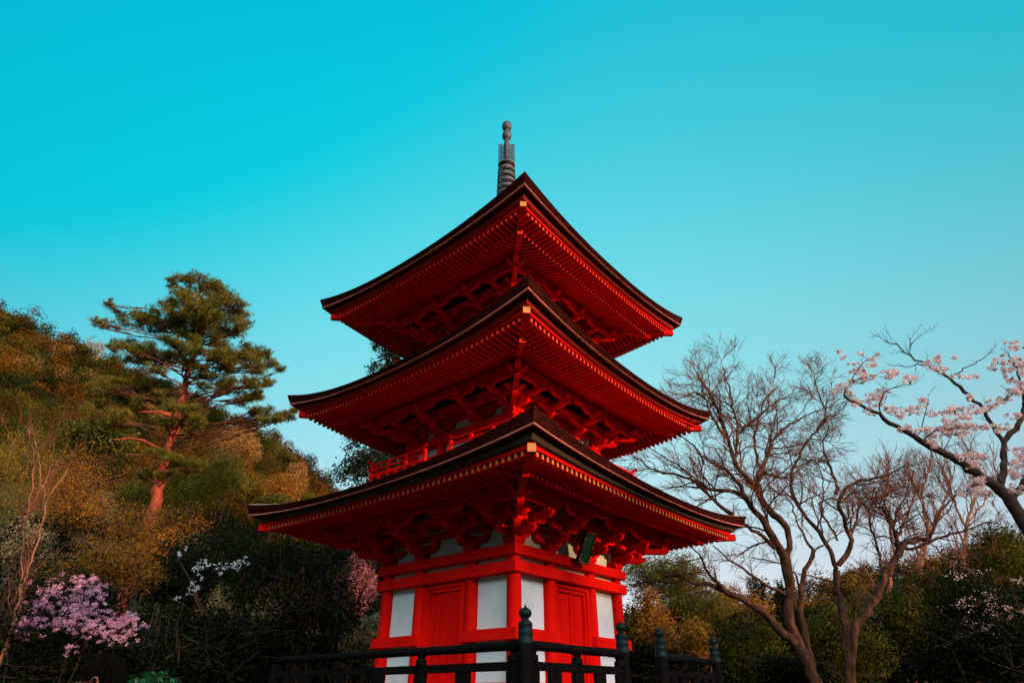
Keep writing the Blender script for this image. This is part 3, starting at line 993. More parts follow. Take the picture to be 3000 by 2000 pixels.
def tubes_np(lines, sides=5):
    """many tapered tubes as arrays; lines: list of (pts (n,3), radii (n,))"""
    Vs, Fs, base = [], [], 0
    ang = 2 * np.pi * np.arange(sides) / sides
    for pts, rad in lines:
        n = len(pts)
        tg = np.gradient(pts, axis=0)
        tg /= np.linalg.norm(tg, axis=1, keepdims=True) + 1e-9
        up = np.array([0.31, 0.17, 0.94]) if abs(tg[0, 2]) < 0.8 else np.array([0.94, 0.2, 0.2])
        a = np.cross(tg, up); a /= np.linalg.norm(a, axis=1, keepdims=True) + 1e-9
        b = np.cross(tg, a)
        r = pts[:, None, :] + rad[:, None, None] * (a[:, None, :] * np.cos(ang)[None, :, None] + b[:, None, :] * np.sin(ang)[None, :, None])
        Vs.append(r.reshape(-1, 3))
        i, j = np.meshgrid(np.arange(n - 1), np.arange(sides), indexing='ij')
        j2 = (j + 1) % sides
        Fs.append((base + np.stack([i * sides + j, i * sides + j2, (i + 1) * sides + j2, (i + 1) * sides + j], -1)).reshape(-1, 4))
        base += n * sides
    return np.concatenate(Vs), np.concatenate(Fs)


def resample(pts, step, rng=None, wob=0.0):
    pts = np.asarray(pts, float)
    seg = np.linalg.norm(np.diff(pts, axis=0), axis=1)
    s = np.concatenate([[0], np.cumsum(seg)])
    n = max(3, int(s[-1] / step) + 1)
    t = np.linspace(0, s[-1], n)
    q = np.stack([np.interp(t, s, pts[:, k]) for k in range(3)], 1)
    for _ in range(2):
        q[1:-1] = 0.25 * q[:-2] + 0.5 * q[1:-1] + 0.25 * q[2:]
    if rng is not None and wob:
        q[1:-1] += rng.normal(0, wob, q[1:-1].shape)
    return q


def grow(rng, pts, rad, level, prm, out):
    """branches on a limb; prm[level] = dict(n per metre, len, ang, up, curl)"""
    if level >= len(prm):
        return
    q = prm[level]
    seg = np.linalg.norm(np.diff(pts, axis=0), axis=1)
    s = np.concatenate([[0], np.cumsum(seg)])
    L = s[-1]
    k = rng.poisson(q['n'] * L * (1 - q.get('from', 0.2))) + (1 if q.get('tip', True) else 0)
    for i in range(k):
        u = rng.uniform(q.get('from', 0.2), 1.0) if i else 1.0
        if i == 0 and not q.get('tip', True):
            u = rng.uniform(0.4, 1)
        d0 = u * L
        j = min(len(pts) - 2, np.searchsorted(s, d0) - 1 if d0 > 0 else 0)
        f = (d0 - s[j]) / (seg[j] + 1e-9)
        p0 = pts[j] * (1 - f) + pts[j + 1] * f
        r0 = rad[j] * (1 - f) + rad[j + 1] * f
        t = pts[j + 1] - pts[j]
        t = t / (np.linalg.norm(t) + 1e-9)
        ax = np.cross(t, rng.normal(size=3)); ax /= np.linalg.norm(ax) + 1e-9
        an = q['ang'] * rng.uniform(0.6, 1.35) * (0.5 if i == 0 else 1)
        d = t * math.cos(an) + np.cross(ax, t) * math.sin(an)
        d = d + np.array([0, 0, q.get('up', 0.2)]) + np.asarray(q.get('bias', (0, 0, 0)))
        d = d * np.array([1, q.get('fl', 0.7), 1])
        d /= np.linalg.norm(d)
        ln = q['len'] * rng.uniform(0.55, 1.25) * (1.15 - 0.5 * u)
        m = q.get('seg', 5)
        c = [p0]
        for a in range(m):
            d = d + rng.normal(0, q.get('curl', 0.18), 3) + np.array([0, 0, q.get('up', 0.2) * 0.35])
            d /= np.linalg.norm(d)
            c.append(c[-1] + d * ln / m)
        c = np.array(c)
        r1 = max(q['rmin'], min(r0 * q.get('rk', 0.6), q.get('rmax', 9)))
        rr = np.linspace(r1, max(q['rmin'] * 0.6, r1 * q.get('tap', 0.4)), m + 1)
        out.append((c, rr, level))
        grow(rng, c, rr, level + 1, prm, out)


def limb(px, y0, y1, w0, w1, step=0.16, rng=None, wob=0.0):
    """a limb whose course is read off the photograph, running from distance y0 to y1; widths in photo pixels"""
    n = len(px)
    ys = np.linspace(y0, y1, n)
    pts = np.array([P(X, Y, y) for (X, Y), y in zip(px, ys)])
    q = resample(pts, step, rng, wob)
    r = np.linspace(w0, w1, len(q)) * 0.5 * np.array([mpp(p_) for p_ in q])
    if rng is not None:          # knots and hollows
        k = rng.normal(0, 1, len(q))
        k = np.convolve(np.pad(k, 2, mode='edge'), [0.2, 0.6, 0.6, 0.6, 0.2], 'valid')
        r = r * np.clip(1 + 0.085 * k, 0.75, 1.35)
    return q, r


def place(o, label, cat, group=None):
    return tag(o, label, cat, group)


def tree_root(name, label, cat, base, group=None):
    o = empty(name, tuple(base))
    return tag(o, label, cat, group)


def part_np(name, V, F, mats, root, tint=None, smooth=False):
    V = np.asarray(V) - np.array(root.location)
    return link(name, np_mesh(name, V, F, mats, tint, smooth), root)


def branches_part(name, lines, root, mat, sides=6, fine=0.012, twig_mat=None):
    thick = [(a, r) for a, r, *_ in lines if r[0] > fine]
    thin = [(a, r) for a, r, *_ in lines if r[0] <= fine]
    if len(thin) < 80:
        thick, thin = thick + thin, []
    o = None
    for ls, sd, nm, mt in ((thick, sides, name, mat), (thin, 3, 'twigs', twig_mat or mat)):
        if ls:
            V, F = tubes_np(ls, sd)
            o = part_np(nm, V, F, mt, root, smooth=True)
            if nm == 'twigs':
                o['kind'] = 'stuff'
    return o


def blob_points(rng, c, rad, n, lumps=9, shell=0.55):
    """points through an uneven crown: sub-clumps spread inside an ellipsoid"""
    c = np.asarray(c); rad = np.asarray(rad)
    u = rng.normal(size=(lumps, 3)); u /= np.linalg.norm(u, axis=1, keepdims=True)
    cc = c + u * rad * (rng.uniform(0.25, 0.85, (lumps, 1)))
    cr = rad * rng.uniform(0.28, 0.52, (lumps, 1))
    w = cr.prod(axis=1); w = w / w.sum()
    k = rng.choice(lumps, n, p=w)
    v = rng.normal(size=(n, 3)); v /= np.linalg.norm(v, axis=1, keepdims=True)
    rr = np.where(rng.random((n, 1)) < shell, np.clip(rng.normal(0.93, 0.10, (n, 1)), 0.5, 1.22), rng.uniform(0.2, 1.05, (n, 1)))
    return cc[k] + v * rr * cr[k], cc, v


def shrub(name, label, cat, X, Y, rx, ry, y, mat, leaf=0.07, n=5000, lumps=14, bark='bark_grey', group=None, seed=0, depth=None, aspect=0.6, flat=0.0, stems=5, twig=True, shell=0.55):
    """leafy plant: stems from the ground and a crown of leaf clumps; size and place from photo pixels at distance y"""
    rng = np.random.default_rng(1000 + seed)
    c = P(X, Y, y)
    m = mpp(c)
    rad = np.array([rx * m, (depth if depth else rx * m * 0.8), ry * m * 1.05])
    gz = float(ground_h(c[0], c[1]))
    root = tree_root(name, label, cat, (c[0], c[1], gz), group)
    pts, cc, nv = blob_points(rng, c, rad, n, lumps, shell)
    nv = nv[pts[:, 2] > gz]
    pts = pts[pts[:, 2] > gz]
    V, F = leaf_quads(pts, leaf, rng, flat, aspect, None if flat else nv)
    part_np('foliage', V, F, mat, root, rng.random(len(F)))
    lines = []
    for i in range(stems):
        tgt = cc[rng.integers(len(cc))]
        b0 = np.array([c[0] + rng.normal(0, rad[0] * 0.08), c[1] + rng.normal(0, 0.1), gz - 0.1])
        mid = 0.5 * (b0 + tgt) + rng.normal(0, 0.08 * rad[0], 3)
        q = resample([b0, mid, tgt], 0.35, rng, 0.02)
        lines.append((q, np.linspace(0.020, 0.007, len(q)) * (1 + rad[2] * 0.2)))
    if twig:
        for q_ in cc:
            for _ in range(5):
                d = rng.normal(size=3); d[2] = abs(d[2]); d /= np.linalg.norm(d)
                e = q_ + d * rad * rng.uniform(0.35, 0.6)
                q = resample([q_ - d * rad * 0.2, 0.5 * (q_ + e) + rng.normal(0, 0.05, 3), e], 0.25, rng, 0.015)
                lines.append((q, np.linspace(0.016, 0.005, len(q))))
    branches_part('stems', [(a, r, 0) for a, r in lines], root, M[bark])
    return root


LM = {}
LM['pine'] = leaf_mat('pine_needles', [(0.022, 0.036, 0.009), (0.11, 0.11, 0.017), (0.32, 0.24, 0.036)], 0.3, 0.6, 0.05)
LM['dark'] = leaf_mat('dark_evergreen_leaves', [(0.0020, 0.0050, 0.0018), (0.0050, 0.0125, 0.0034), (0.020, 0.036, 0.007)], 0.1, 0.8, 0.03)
LM['midgreen'] = leaf_mat('mid_green_leaves', [(0.010, 0.014, 0.002), (0.052, 0.056, 0.006), (0.17, 0.15, 0.015)], 0.35, 0.7, 0.04)
LM['deep'] = leaf_mat('shade_darkened_leaves', [(0.0010, 0.0020, 0.0009), (0.0026, 0.0052, 0.0016), (0.011, 0.018, 0.004)], 0.05, 0.9, 0.02)  # leaf colour darkened to stand in for the deep shade near the ground
LM['cypress'] = leaf_mat('cypress_sprays', [(0.003, 0.007, 0.006), (0.007, 0.015, 0.009), (0.030, 0.036, 0.009)], 0.1, 0.7, 0.06)
LM['olive'] = leaf_mat('olive_leaves', [(0.060, 0.062, 0.006), (0.160, 0.145, 0.012), (0.32, 0.25, 0.022)], 0.4)
LM['orange'] = leaf_mat('orange_brown_leaves', [(0.12, 0.042, 0.004), (0.30, 0.115, 0.010), (0.48, 0.25, 0.020)], 0.4)
LM['gold'] = leaf_mat('golden_leaves', [(0.13, 0.070, 0.008), (0.28, 0.15, 0.014), (0.42, 0.24, 0.024)], 0.4)
LM['green'] = leaf_mat('fresh_green_leaves', [(0.010, 0.070, 0.018), (0.022, 0.16, 0.040), (0.06, 0.27, 0.06)], 0.3, 0.4, 0.35)
LM['hill'] = leaf_mat('hill_wood_leaves', [(0.009, 0.012, 0.001), (0.060, 0.028, 0.002), (0.21, 0.076, 0.006)], 0.1, 0.7, 0.05)
LM['tan'] = leaf_mat('tan_leaves', [(0.12, 0.060, 0.014), (0.27, 0.135, 0.034), (0.40, 0.21, 0.06)], 0.2)
LM['pink'] = leaf_mat('pink_azalea_petals', [(0.34, 0.11, 0.22), (0.54, 0.25, 0.39), (0.76, 0.52, 0.64)], 0.3)
LM['cherry'] = leaf_mat('cherry_petals', [(0.52, 0.36, 0.38), (0.70, 0.52, 0.535), (0.84, 0.69, 0.69)], 0.35)
LM['white'] = leaf_mat('white_petals', [(0.62, 0.66, 0.72), (0.78, 0.80, 0.84), (0.85, 0.86, 0.88)], 0.3)
LM['cream'] = leaf_mat('cream_leaves_and_flowers', [(0.06, 0.05, 0.016), (0.30, 0.20, 0.08), (0.62, 0.46, 0.28)], 0.25)
LM['magenta'] = leaf_mat('magenta_buds_and_leaves', [(0.22, 0.09, 0.03), (0.40, 0.13, 0.14), (0.62, 0.22, 0.38)], 0.3)

# ------------------------------------------------------------------ woods on the hills
def wood(name, label, spots, n_leaf, leaf, mats, seed, rmin, rmax, leaf_k=0):
    rng = np.random.default_rng(seed)
    Vs, Fs, ts, ms, base = [], [], [], [], 0
    for (x, y) in spots:
        r = rng.uniform(rmin, rmax)
        if leaf_k:
            leaf = leaf_k * math.hypot(x, y)
            n_leaf = int(min(2600, 7.5 * r * r / leaf ** 2))
        gz = float(ground_h(x, y))
        h = r * rng.uniform(0.75, 1.15)
        rad = np.array([r, r, h])
        pts, _, nv = blob_points(rng, (x, y, gz + h * 0.75), rad, n_leaf, 9, 0.85)
        V, F = leaf_quads(pts, leaf, rng, 0.0, 0.75, nv, 0.38)
        Vs.append(V); Fs.append(F + base); base += len(V)
        ts.append(np.clip(rng.uniform(0.0, 1.0) * 0.8 + 0.08 * rng.random(len(F)), 0, 1))
        ms.append(np.full(len(F), rng.choice(len(mats), p=[m_[1] for m_ in mats])))
    o = link(name, np_mesh(name, np.concatenate(Vs), np.concatenate(Fs), [m_[0] for m_ in mats], np.concatenate(ts), False, np.concatenate(ms)))
    return tag(o, label, 'woodland', kind='stuff')


rng = np.random.default_rng(11)
sp = []
while len(sp) < 1250:
    y = rng.uniform(40, 97)
    x = rng.uniform(-1.12, 0.1) * y
    if ground_h(x, y) > 3:
        sp.append((x, y))
wood('hill_wood', 'brown and olive trees massed over the steep hill at the left', sp, 1050, 0.205,
     [(LM['hill'], 0.55), (LM['dark'], 0.20), (LM['midgreen'], 0.21), (LM['tan'], 0.04)], 5, 1.0, 2.5, 0.0021)
sp = []
while len(sp) < 330:
    y = rng.uniform(95, 168)
    x = rng.uniform(0.12, 0.95) * y
    sp.append((x, y))
wood('ridge_wood', 'dark reddish woodland along the low ridge far to the right', sp, 420, 0.36,
     [(LM['hill'], 0.6), (LM['dark'], 0.3), (LM['orange'], 0.1)], 6, 2.2, 4.2)
lat = np.array([-SUN_H[1], SUN_H[0]])
sp = []
for _ in range(520):
    q = rng.uniform(104, 128); w = rng.uniform(-210, 210)
    v = np.array([PX, PY]) + SUN_H * q + lat * w
    sp.append(tuple(v))
wood('valley_wood', 'dark wood along the hill behind the photographer', sp, 150, 0.95, [(LM['dark'], 1.0)], 8, 1.6, 3.0)

# ------------------------------------------------------------------ red pine on the slope
def build_pine():
    rng = np.random.default_rng(21)
    S, ox, oy = 0.459, 250, 780
    y = 25.0
    tr = [(430, 1570), (445, 1500), (470, 1400), (490, 1300), (520, 1180), (560, 1050), (600, 920), (622, 830), (650, 700), (682, 580), (702, 470), (722, 350), (742, 250), (765, 140)]
    tr = [(ox + a * S, oy + b * S) for a, b in tr]
    base = P(*tr[0], y)
    gz = float(ground_h(base[0], base[1]))
    root = tree_root('pine_tree', 'tall red trunked pine with flat layered needle pads standing against the sky', 'pine', (base[0], base[1], gz))
    q, r = limb(tr, y, y, 33, 6, 0.3, rng, 0.04)
    foot = np.array([base[0] - 0.2, base[1], gz - 0.3])
    q = np.vstack([foot, q]); r = np.concatenate([[r[0] * 1.15], r])
    lines = [(q, r, 0)]
    pads = [(640, 90, 70, 40), (740, 110, 90, 50), (860, 160, 110, 60), (950, 220, 80, 50), (660, 180, 100, 60), (560, 110, 40, 30),
            (520, 230, 60, 50), (400, 340, 100, 50), (330, 310, 60, 40), (150, 245, 40, 22), (200, 300, 40, 25), (70, 350, 35, 18), (125, 385, 40, 18), (240, 370, 60, 25),
            (480, 380, 110, 50), (600, 360, 110, 60), (730, 300, 120, 60), (850, 290, 120, 60), (960, 310, 80, 50), (1000, 390, 60, 60), (900, 420, 110, 50), (760, 410, 90, 50),
            (240, 500, 70, 30), (170, 520, 40, 18), (330, 540, 90, 40), (440, 560, 100, 50), (560, 600, 110, 42), (380, 610, 80, 28), (680, 560, 60, 45),
            (820, 570, 110, 40), (950, 590, 110, 52), (1060, 540, 70, 55), (1130, 570, 60, 50), (1190, 620, 50, 36), (1250, 660, 30, 14), (1080, 650, 80, 45), (1150, 750, 55, 36),
            (1010, 740, 90, 42), (900, 800, 90, 42), (1000, 850, 90, 42), (780, 690, 70, 30), (740, 770, 60, 22), (1100, 830, 55, 36),
            (200, 790, 150, 50), (330, 830, 150, 50), (450, 800, 100, 50), (520, 860, 90, 40), (100, 900, 100, 50), (200, 980, 110, 60), (60, 960, 80, 50),
            (660, 930, 80, 45), (700, 1000, 60, 36), (450, 1200, 60, 36), (640, 1270, 110, 46), (1130, 940, 80, 45), (1190, 990, 60, 36), (1280, 960, 50, 34), (1330, 925, 28, 20), (1060, 980, 80, 40),
            (690, 250, 90, 60), (800, 220, 90, 50), (660, 440, 80, 50), (560, 480, 80, 40), (840, 500, 90, 36), (900, 560, 80, 40), (620, 520, 60, 40), (700, 640, 50, 30), (560, 300, 70, 50), (930, 660, 80, 40), (860, 740, 60, 30), (300, 600, 60, 26), (470, 660, 60, 26), (700, 330, 60, 60), (690, 480, 40, 30), (640, 620, 40, 26), (770, 320, 80, 60), (520, 1000, 60, 36), (480, 760, 70, 36), (380, 880, 90, 40), (560, 1230, 70, 30), (530, 1330, 60, 26), (400, 1330, 70, 30)]
    C, D = [], []
    for (a, b, rx, ry) in pads:
        X, Y = ox + a * S, oy + b * S
        off = rng.uniform(-1.6, 1.3) if b > 150 else rng.uniform(-0.6, 0.6)
        if abs(a - np.interp(b, [140, 1300], [765, 490])) < 70:
            off = -abs(off) - 0.5
        c = P(X, Y, y + off)
        m = mpp(c)
        rad = np.array([rx * S * m * 1.22, rx * S * m * 0.95, ry * S * m * 1.02])
        # branch from trunk
        zt = c[2] - 0.35 - 0.12 * abs(c[0] - np.interp(c[2], q[:, 2], q[:, 0]))
        k = np.argmin(np.abs(q[:, 2] - zt))
        st_, r_ = q[k], r[k]
        mid = st_ * 0.45 + c * 0.55 + np.array([0, 0, -0.12]) + rng.normal(0, 0.1, 3)
        bl = resample([st_, mid, c + np.array([0, 0, -rad[2] * 0.5])], 0.3, rng, 0.025)
        lines.append((bl, np.linspace(min(0.058, r_ * 0.5), 0.018, len(bl)), 1))
        n = int(36 + 430 * (rx * ry) / (110 * 60))
        v = rng.normal(size=(n, 3)); v /= np.linalg.norm(v, axis=1, keepdims=True)
        v *= rng.uniform(0.15, 1.08, (n, 1))
        lump = rng.normal(0, 0.42, (9, 3))
        v = v * 0.50 + lump[rng.integers(0, 9, n)]
        pts = c + v * rad
        sub = rng.integers(0, n, size=max(5, n // 14))
        for i in sub:
            e = pts[i]
            s_ = bl[rng.integers(len(bl) // 2, len(bl))]
            t = resample([s_, 0.5 * (s_ + e) + np.array([0, 0, -0.05]), e], 0.25, rng, 0.02)
            lines.append((t, np.linspace(0.022, 0.007, len(t)), 2))
        C.append(pts); D.append(v * np.array([0.6, 0.6, 0.4]) + np.array([0, 0, 0.75]))
    # bare lit limbs and dead brown twigs
    bare = [([(488, 1172), (440, 1140), (400, 1118), (330, 1090), (250, 1100), (180, 1105)], 15, 5), ([(330, 1092), (270, 1075), (235, 1078)], 6, 3),
            ([(470, 1215), (400, 1205), (300, 1210), (250, 1195)], 8, 3), ([(560, 1040), (610, 1010), (680, 1005)], 9, 4), ([(540, 950), (480, 915), (400, 930), (340, 930)], 13, 5),
            ([(600, 880), (660, 862), (750, 852), (850, 880)], 12, 5), ([(560, 1075), (660, 1070), (770, 1085), (900, 1080)], 9, 4)]
    for poly, w0, w1 in bare:
        g, rr = limb([(ox + a * S, oy + b * S) for a, b in poly], y - 0.2, y - 1.2, w0 * 0.62, w1 * 0.6, 0.25, rng, 0.02)
        lines.append((g, rr, 1))
        if poly[0] == (560, 1075):
            grow(rng, g, rr, 0, [dict(n=7, len=1.1, ang=0.8, up=0.05, curl=0.2, rmin=0.008, rk=0.5), dict(n=5, len=0.5, ang=0.8, up=0.0, rmin=0.006)], lines)
    branches_part('trunk', lines, root, M['bark_pine'], 10, 0.062, M['twig'])
    C = np.concatenate(C); D = np.concatenate(D)
    V, F = needle_tufts(C, D, 0.21, 0.009, rng, 10)
    t = np.repeat(np.clip(rng.normal(0.5, 0.25, len(C)), 0, 1), 10)
    part_np('crown', V, F, LM['pine'], root, t)


build_pine()

# ------------------------------------------------------------------ tall cypress behind the pagoda
def build_cypress():
    rng = np.random.default_rng(31)
    y = 25.0
    top = P(1135, 945, y); low = P(1090, 1600, y)
    gx = low[0]
    gz = float(ground_h(gx, y))
    root = tree_root('cypress_tree', 'dark drooping cypress rising behind the left side of the pagoda roofs', 'cypress', (gx, y, gz))
    H = top[2] - gz
    tr = resample([(gx, y, gz - 0.3), (gx + 0.1, y, gz + H * 0.5), (top[0], y, top[2] - 0.3)], 0.6, rng, 0.03)
    lines = [(tr, np.linspace(0.32, 0.03, len(tr)), 0)]
    C = []
    for i in range(210):
        u = rng.uniform(0.02, 0.86) ** 1.0
        z = top[2] - u * H
        ln = (0.35 + 3.1 * u ** 0.8) * rng.uniform(0.7, 1.08)
        a = rng.uniform(0, 2 * math.pi)
        d = np.array([math.cos(a), math.sin(a), 0])
        x0 = np.array([np.interp(z, tr[:, 2], tr[:, 0]), y, z])
        pts = np.array([x0 + d * ln * s_ + np.array([0, 0, 0.22 * ln * s_ - 0.62 * ln * s_ ** 2]) for s_ in np.linspace(0, 1, 7)])
        lines.append((pts, np.linspace(0.04 + 0.03 * u, 0.01, 7), 1))
        n = int(125 * ln)
        s_ = rng.uniform(0.3, 1.0, n) ** 0.7
        c = np.stack([np.interp(s_, np.linspace(0, 1, 7), pts[:, k]) for k in range(3)], 1)
        c += rng.normal(0, 1, (n, 3)) * np.array([0.16, 0.16, 0.10]) * (0.5 + 0.3 * ln)
        c[:, 2] -= np.abs(rng.normal(0, 0.2, n))
        C.append(c)
    branches_part('trunk', lines, root, M['bark_dark'], 8, 0.03)
    C = np.concatenate(C)
    V, F = leaf_quads(C, 0.15, rng, 0.0, 0.42)
    part_np('crown', V, F, LM['cypress'], root, rng.random(len(F)))


build_cypress()

# ------------------------------------------------------------------ bare trees at the right
def px5(l):
    return [(1780 + a * .3954, 980 + b * .3954) for a, b in l]


def px7(l):
    return [(1780 + a * .3508, 1450 + b * .3508) for a, b in l]


def px8(l):
    return [(2350 + a * .3826, 1400 + b * .3826) for a, b in l]


def px6(l):
    return [(2400 + a * .3634, 930 + b * .3634) for a, b in l]


def bare_tree(name, label, limbs, prm, mat, seed, group=None, fine=0.012, ground_pull=True):
    rng = np.random.default_rng(seed)
    lines, base = [], None
    for (px, y0, y1, w0, w1, br) in limbs:
        q, r = limb(px, y0, y1, w0 * 0.70, w1 * 0.75, 0.16, rng, 0.02)
        if base is None:
            gz = float(ground_h(q[0][0], q[0][1]))
            base = (q[0][0], q[0][1], gz)
            if ground_pull:
                q = np.vstack([[q[0][0] + 0.25, q[0][1], gz - 0.2], [q[0][0] + 0.1, q[0][1], (gz + q[0][2]) * 0.5], q])
                r = np.concatenate([[r[0] * 1.5, r[0] * 1.12], r])
        lines.append((q, r, 0))
        if br:
            sub = []
            grow(rng, q, r, 0, prm if br == 1 else prm[br - 1:], sub)
            lines += sub
    root = tree_root(name, label, 'bare tree', base, group)
    branches_part('branches', lines, root, M[mat], 9, fine, M['twig'])
    return root, lines


maple_prm = [dict(n=4.4, len=1.12, ang=0.78, up=0.05, curl=0.20, rmin=0.010, rmax=0.024, rk=0.5, fl=0.85, seg=7, **{'from': 0.12}),
             dict(n=8.0, len=0.60, ang=0.66, up=0.08, curl=0.22, rmin=0.0064, rmax=0.009, rk=0.6, fl=0.8, seg=5),
             dict(n=15.0, len=0.36, ang=0.55, up=0.10, curl=0.25, rmin=0.0045, rk=0.7, fl=0.9, seg=4)]
big = [
    (px7([(1740, 1560), (1690, 1450), (1640, 1350), (1590, 1240), (1540, 1150), (1505, 1050), (1500, 950), (1530, 850), (1545, 770), (1520, 680), (1500, 600), (1480, 520)]), 14.5, 14.5, 52, 38, 0),
    (px7([(1480, 520), (1420, 430), (1370, 340), (1310, 220), (1200, 90), (1140, 0)]) + px5([(1000, 1160), (960, 1075), (905, 1010), (860, 990), (740, 940), (715, 890)]), 14.5, 14.0, 34, 8, 1),
    (px7([(1490, 530), (1500, 440), (1525, 330), (1500, 280), (1450, 240), (1370, 130), (1280, 20)]) + px5([(1110, 1150), (1080, 1100), (1010, 1040), (950, 970), (920, 900), (900, 800), (890, 740), (830, 620), (800, 510), (720, 380), (660, 280)]), 14.5, 15.6, 34, 5, 1),
    (px5([(945, 960), (950, 860), (960, 760), (965, 650), (925, 560), (915, 460), (880, 340), (850, 240)]), 15.0, 15.3, 14, 4, 1),
    (px5([(1120, 1160), (1105, 1080), (1125, 1000), (1150, 950), (1195, 880), (1230, 760), (1290, 700), (1400, 640), (1480, 600), (1560, 560)]), 15.0, 16.2, 20, 5, 1),
    (px5([(1135, 985), (1100, 900), (1090, 790), (1100, 700), (1130, 560), (1180, 450), (1250, 400)]), 15.2, 15.6, 13, 4, 1),
    (px5([(905, 800), (850, 730), (800, 660), (765, 580), (740, 480), (700, 420), (610, 440), (520, 480)]), 15.2, 14.6, 12, 4, 1),
    (px5([(960, 760), (1020, 680), (1090, 630), (1160, 560), (1240, 500), (1320, 470)]), 15.2, 16.0, 12, 4, 1),
    (px5([(715, 960), (690, 870), (640, 830), (560, 760), (490, 700)]), 14.0, 13.6, 9, 3, 1),
    (px5([(890, 1010), (820, 880), (780, 830), (700, 800)]), 14.2, 14.6, 9, 3, 1),
    (px5([(1000, 1185), (880, 1150), (760, 1150), (690, 1125), (590, 1050), (480, 1040), (380, 1015), (300, 1000), (220, 900), (120, 850)]), 14.4, 14.2, 17, 4, 1),
    (px5([(740, 1130), (650, 1080), (560, 980), (470, 930), (380, 880), (300, 830)]), 14.3, 14.9, 10, 3, 1),
    (px5([(930, 1335), (880, 1300), (800, 1240), (730, 1180), (660, 1110)]), 14.2, 13.9, 18, 10, 1),
    (px7([(1390, 440), (1330, 370), (1240, 300), (1140, 250), (1050, 210)]), 14.4, 13.9, 20, 9, 2),
    (px7([(1560, 1240), (1480, 1180), (1400, 1090), (1310, 980), (1200, 900), (1080, 850), (960, 780), (850, 740), (700, 725), (620, 700), (540, 630), (470, 680)]), 14.4, 14.0, 40, 7, 2),
    (px7([(960, 770), (870, 680), (820, 610), (780, 500), (720, 440), (660, 400)]), 14.1, 14.3, 14, 4, 2),
    (px7([(620, 700), (520, 740), (420, 710), (300, 720), (200, 770)]), 14.0, 13.8, 9, 3, 2),
    (px7([(1480, 830), (1380, 780), (1280, 720), (1160, 640), (1060, 560), (960, 490), (880, 420)]), 14.5, 14.0, 14, 5, 2),
]
bare_tree('maple_tree', 'big leafless tree with fine reddish twigs beside the right roof corners', big, maple_prm, 'bark_grey', 41)

second = [
    (px8([(350, 1560), (345, 1330), (330, 1100), (285, 950), (262, 850), (262, 700)]), 16.0, 16.0, 36, 22, 0),
    (px8([(262, 690), (240, 600), (190, 500), (110, 380), (0, 265)]) + px5([(1400, 1260), (1350, 1080), (1390, 960), (1440, 850), (1500, 760), (1620, 640), (1610, 540), (1560, 440), (1535, 330)]), 16.0, 16.8, 18, 4, 1),
    (px8([(275, 665), (340, 610), (375, 540), (365, 420), (325, 320), (285, 240), (270, 150), (310, 80), (390, 30), (500, 10), (640, -10), (720, -60)]), 16.0, 15.6, 24, 7, 1),
    (px5([(1690, 1180), (1700, 1080), (1640, 960), (1600, 880), (1590, 800), (1640, 680)]), 16.2, 16.8, 12, 4, 1),
    (px8([(380, 410), (420, 330), (430, 200), (560, 140), (700, 90), (800, 60)]), 15.9, 16.6, 10, 4, 1),
    (px8([(270, 480), (220, 360), (130, 250), (120, 180), (170, 150), (260, 160)]), 16.0, 15.8, 11, 5, 2),
    (px8([(150, 450), (150, 300), (165, 120), (150, -20), (120, -130)]), 16.3, 16.8, 9, 3, 1),
    (px8([(240, 800), (150, 770), (60, 740), (-30, 730)]), 16.0, 15.7, 8, 3, 2),
]
bare_tree('maple_tree', 'leafless tree with a crooked twisting trunk, right of the big one', second, maple_prm, 'bark_grey', 42)

third = [
    (px8([(370, 1560), (380, 1300), (420, 1100), (560, 930), (600, 800), (650, 720), (720, 620), (745, 545), (850, 480), (975, 470)]), 17.5, 17.5, 40, 20, 0),
    (px8([(975, 465), (1010, 380), (1040, 270), (1100, 190), (1180, 130)]), 17.5, 17.3, 16, 4, 1),
    (px8([(790, 540), (900, 520), (1080, 450), (1250, 400), (1450, 335)]), 17.5, 17.0, 15, 4, 1),
    (px8([(610, 800), (600, 640), (580, 520), (520, 380), (510, 240), (560, 160), (680, 100)]), 17.6, 18.4, 13, 4, 1),
    (px8([(720, 620), (740, 480), (700, 380), (640, 260), (560, 200), (460, 110)]), 17.6, 18.0, 22, 5, 1),
    (px8([(740, 500), (690, 420), (720, 260), (800, 140), (820, 20)]), 17.8, 18.3, 10, 3, 1),
    (px8([(630, 770), (750, 730), (860, 700), (960, 680)]), 17.5, 17.0, 10, 3, 2),
]
bare_tree('maple_tree', 'leaning leafless tree with a thick reddish trunk, nearest the flowering cherry', third, maple_prm, 'bark_grey', 43)
fourth = [
    (px7([(1780, 1570), (1720, 1420), (1650, 1200), (1620, 1000), (1615, 880), (1620, 760), (1630, 640), (1690, 560), (1715, 450)]), 15.4, 15.6, 34, 14, 0),
    (px7([(1715, 450), (1640, 360), (1600, 270), (1560, 120), (1480, 0)]), 15.6, 16.2, 12, 4, 2),
    (px7([(1690, 560), (1760, 420), (1860, 380), (1960, 300)]), 15.6, 16.0, 9, 3, 2),
    (px7([(1620, 780), (1560, 640), (1430, 560), (1330, 540), (1200, 520)]), 15.6, 15.9, 9, 3, 2),
]
bare_tree('maple_tree', 'grey shaded leafless trunk standing close behind the big bare tree', fourth, maple_prm, 'bark_grey', 44)

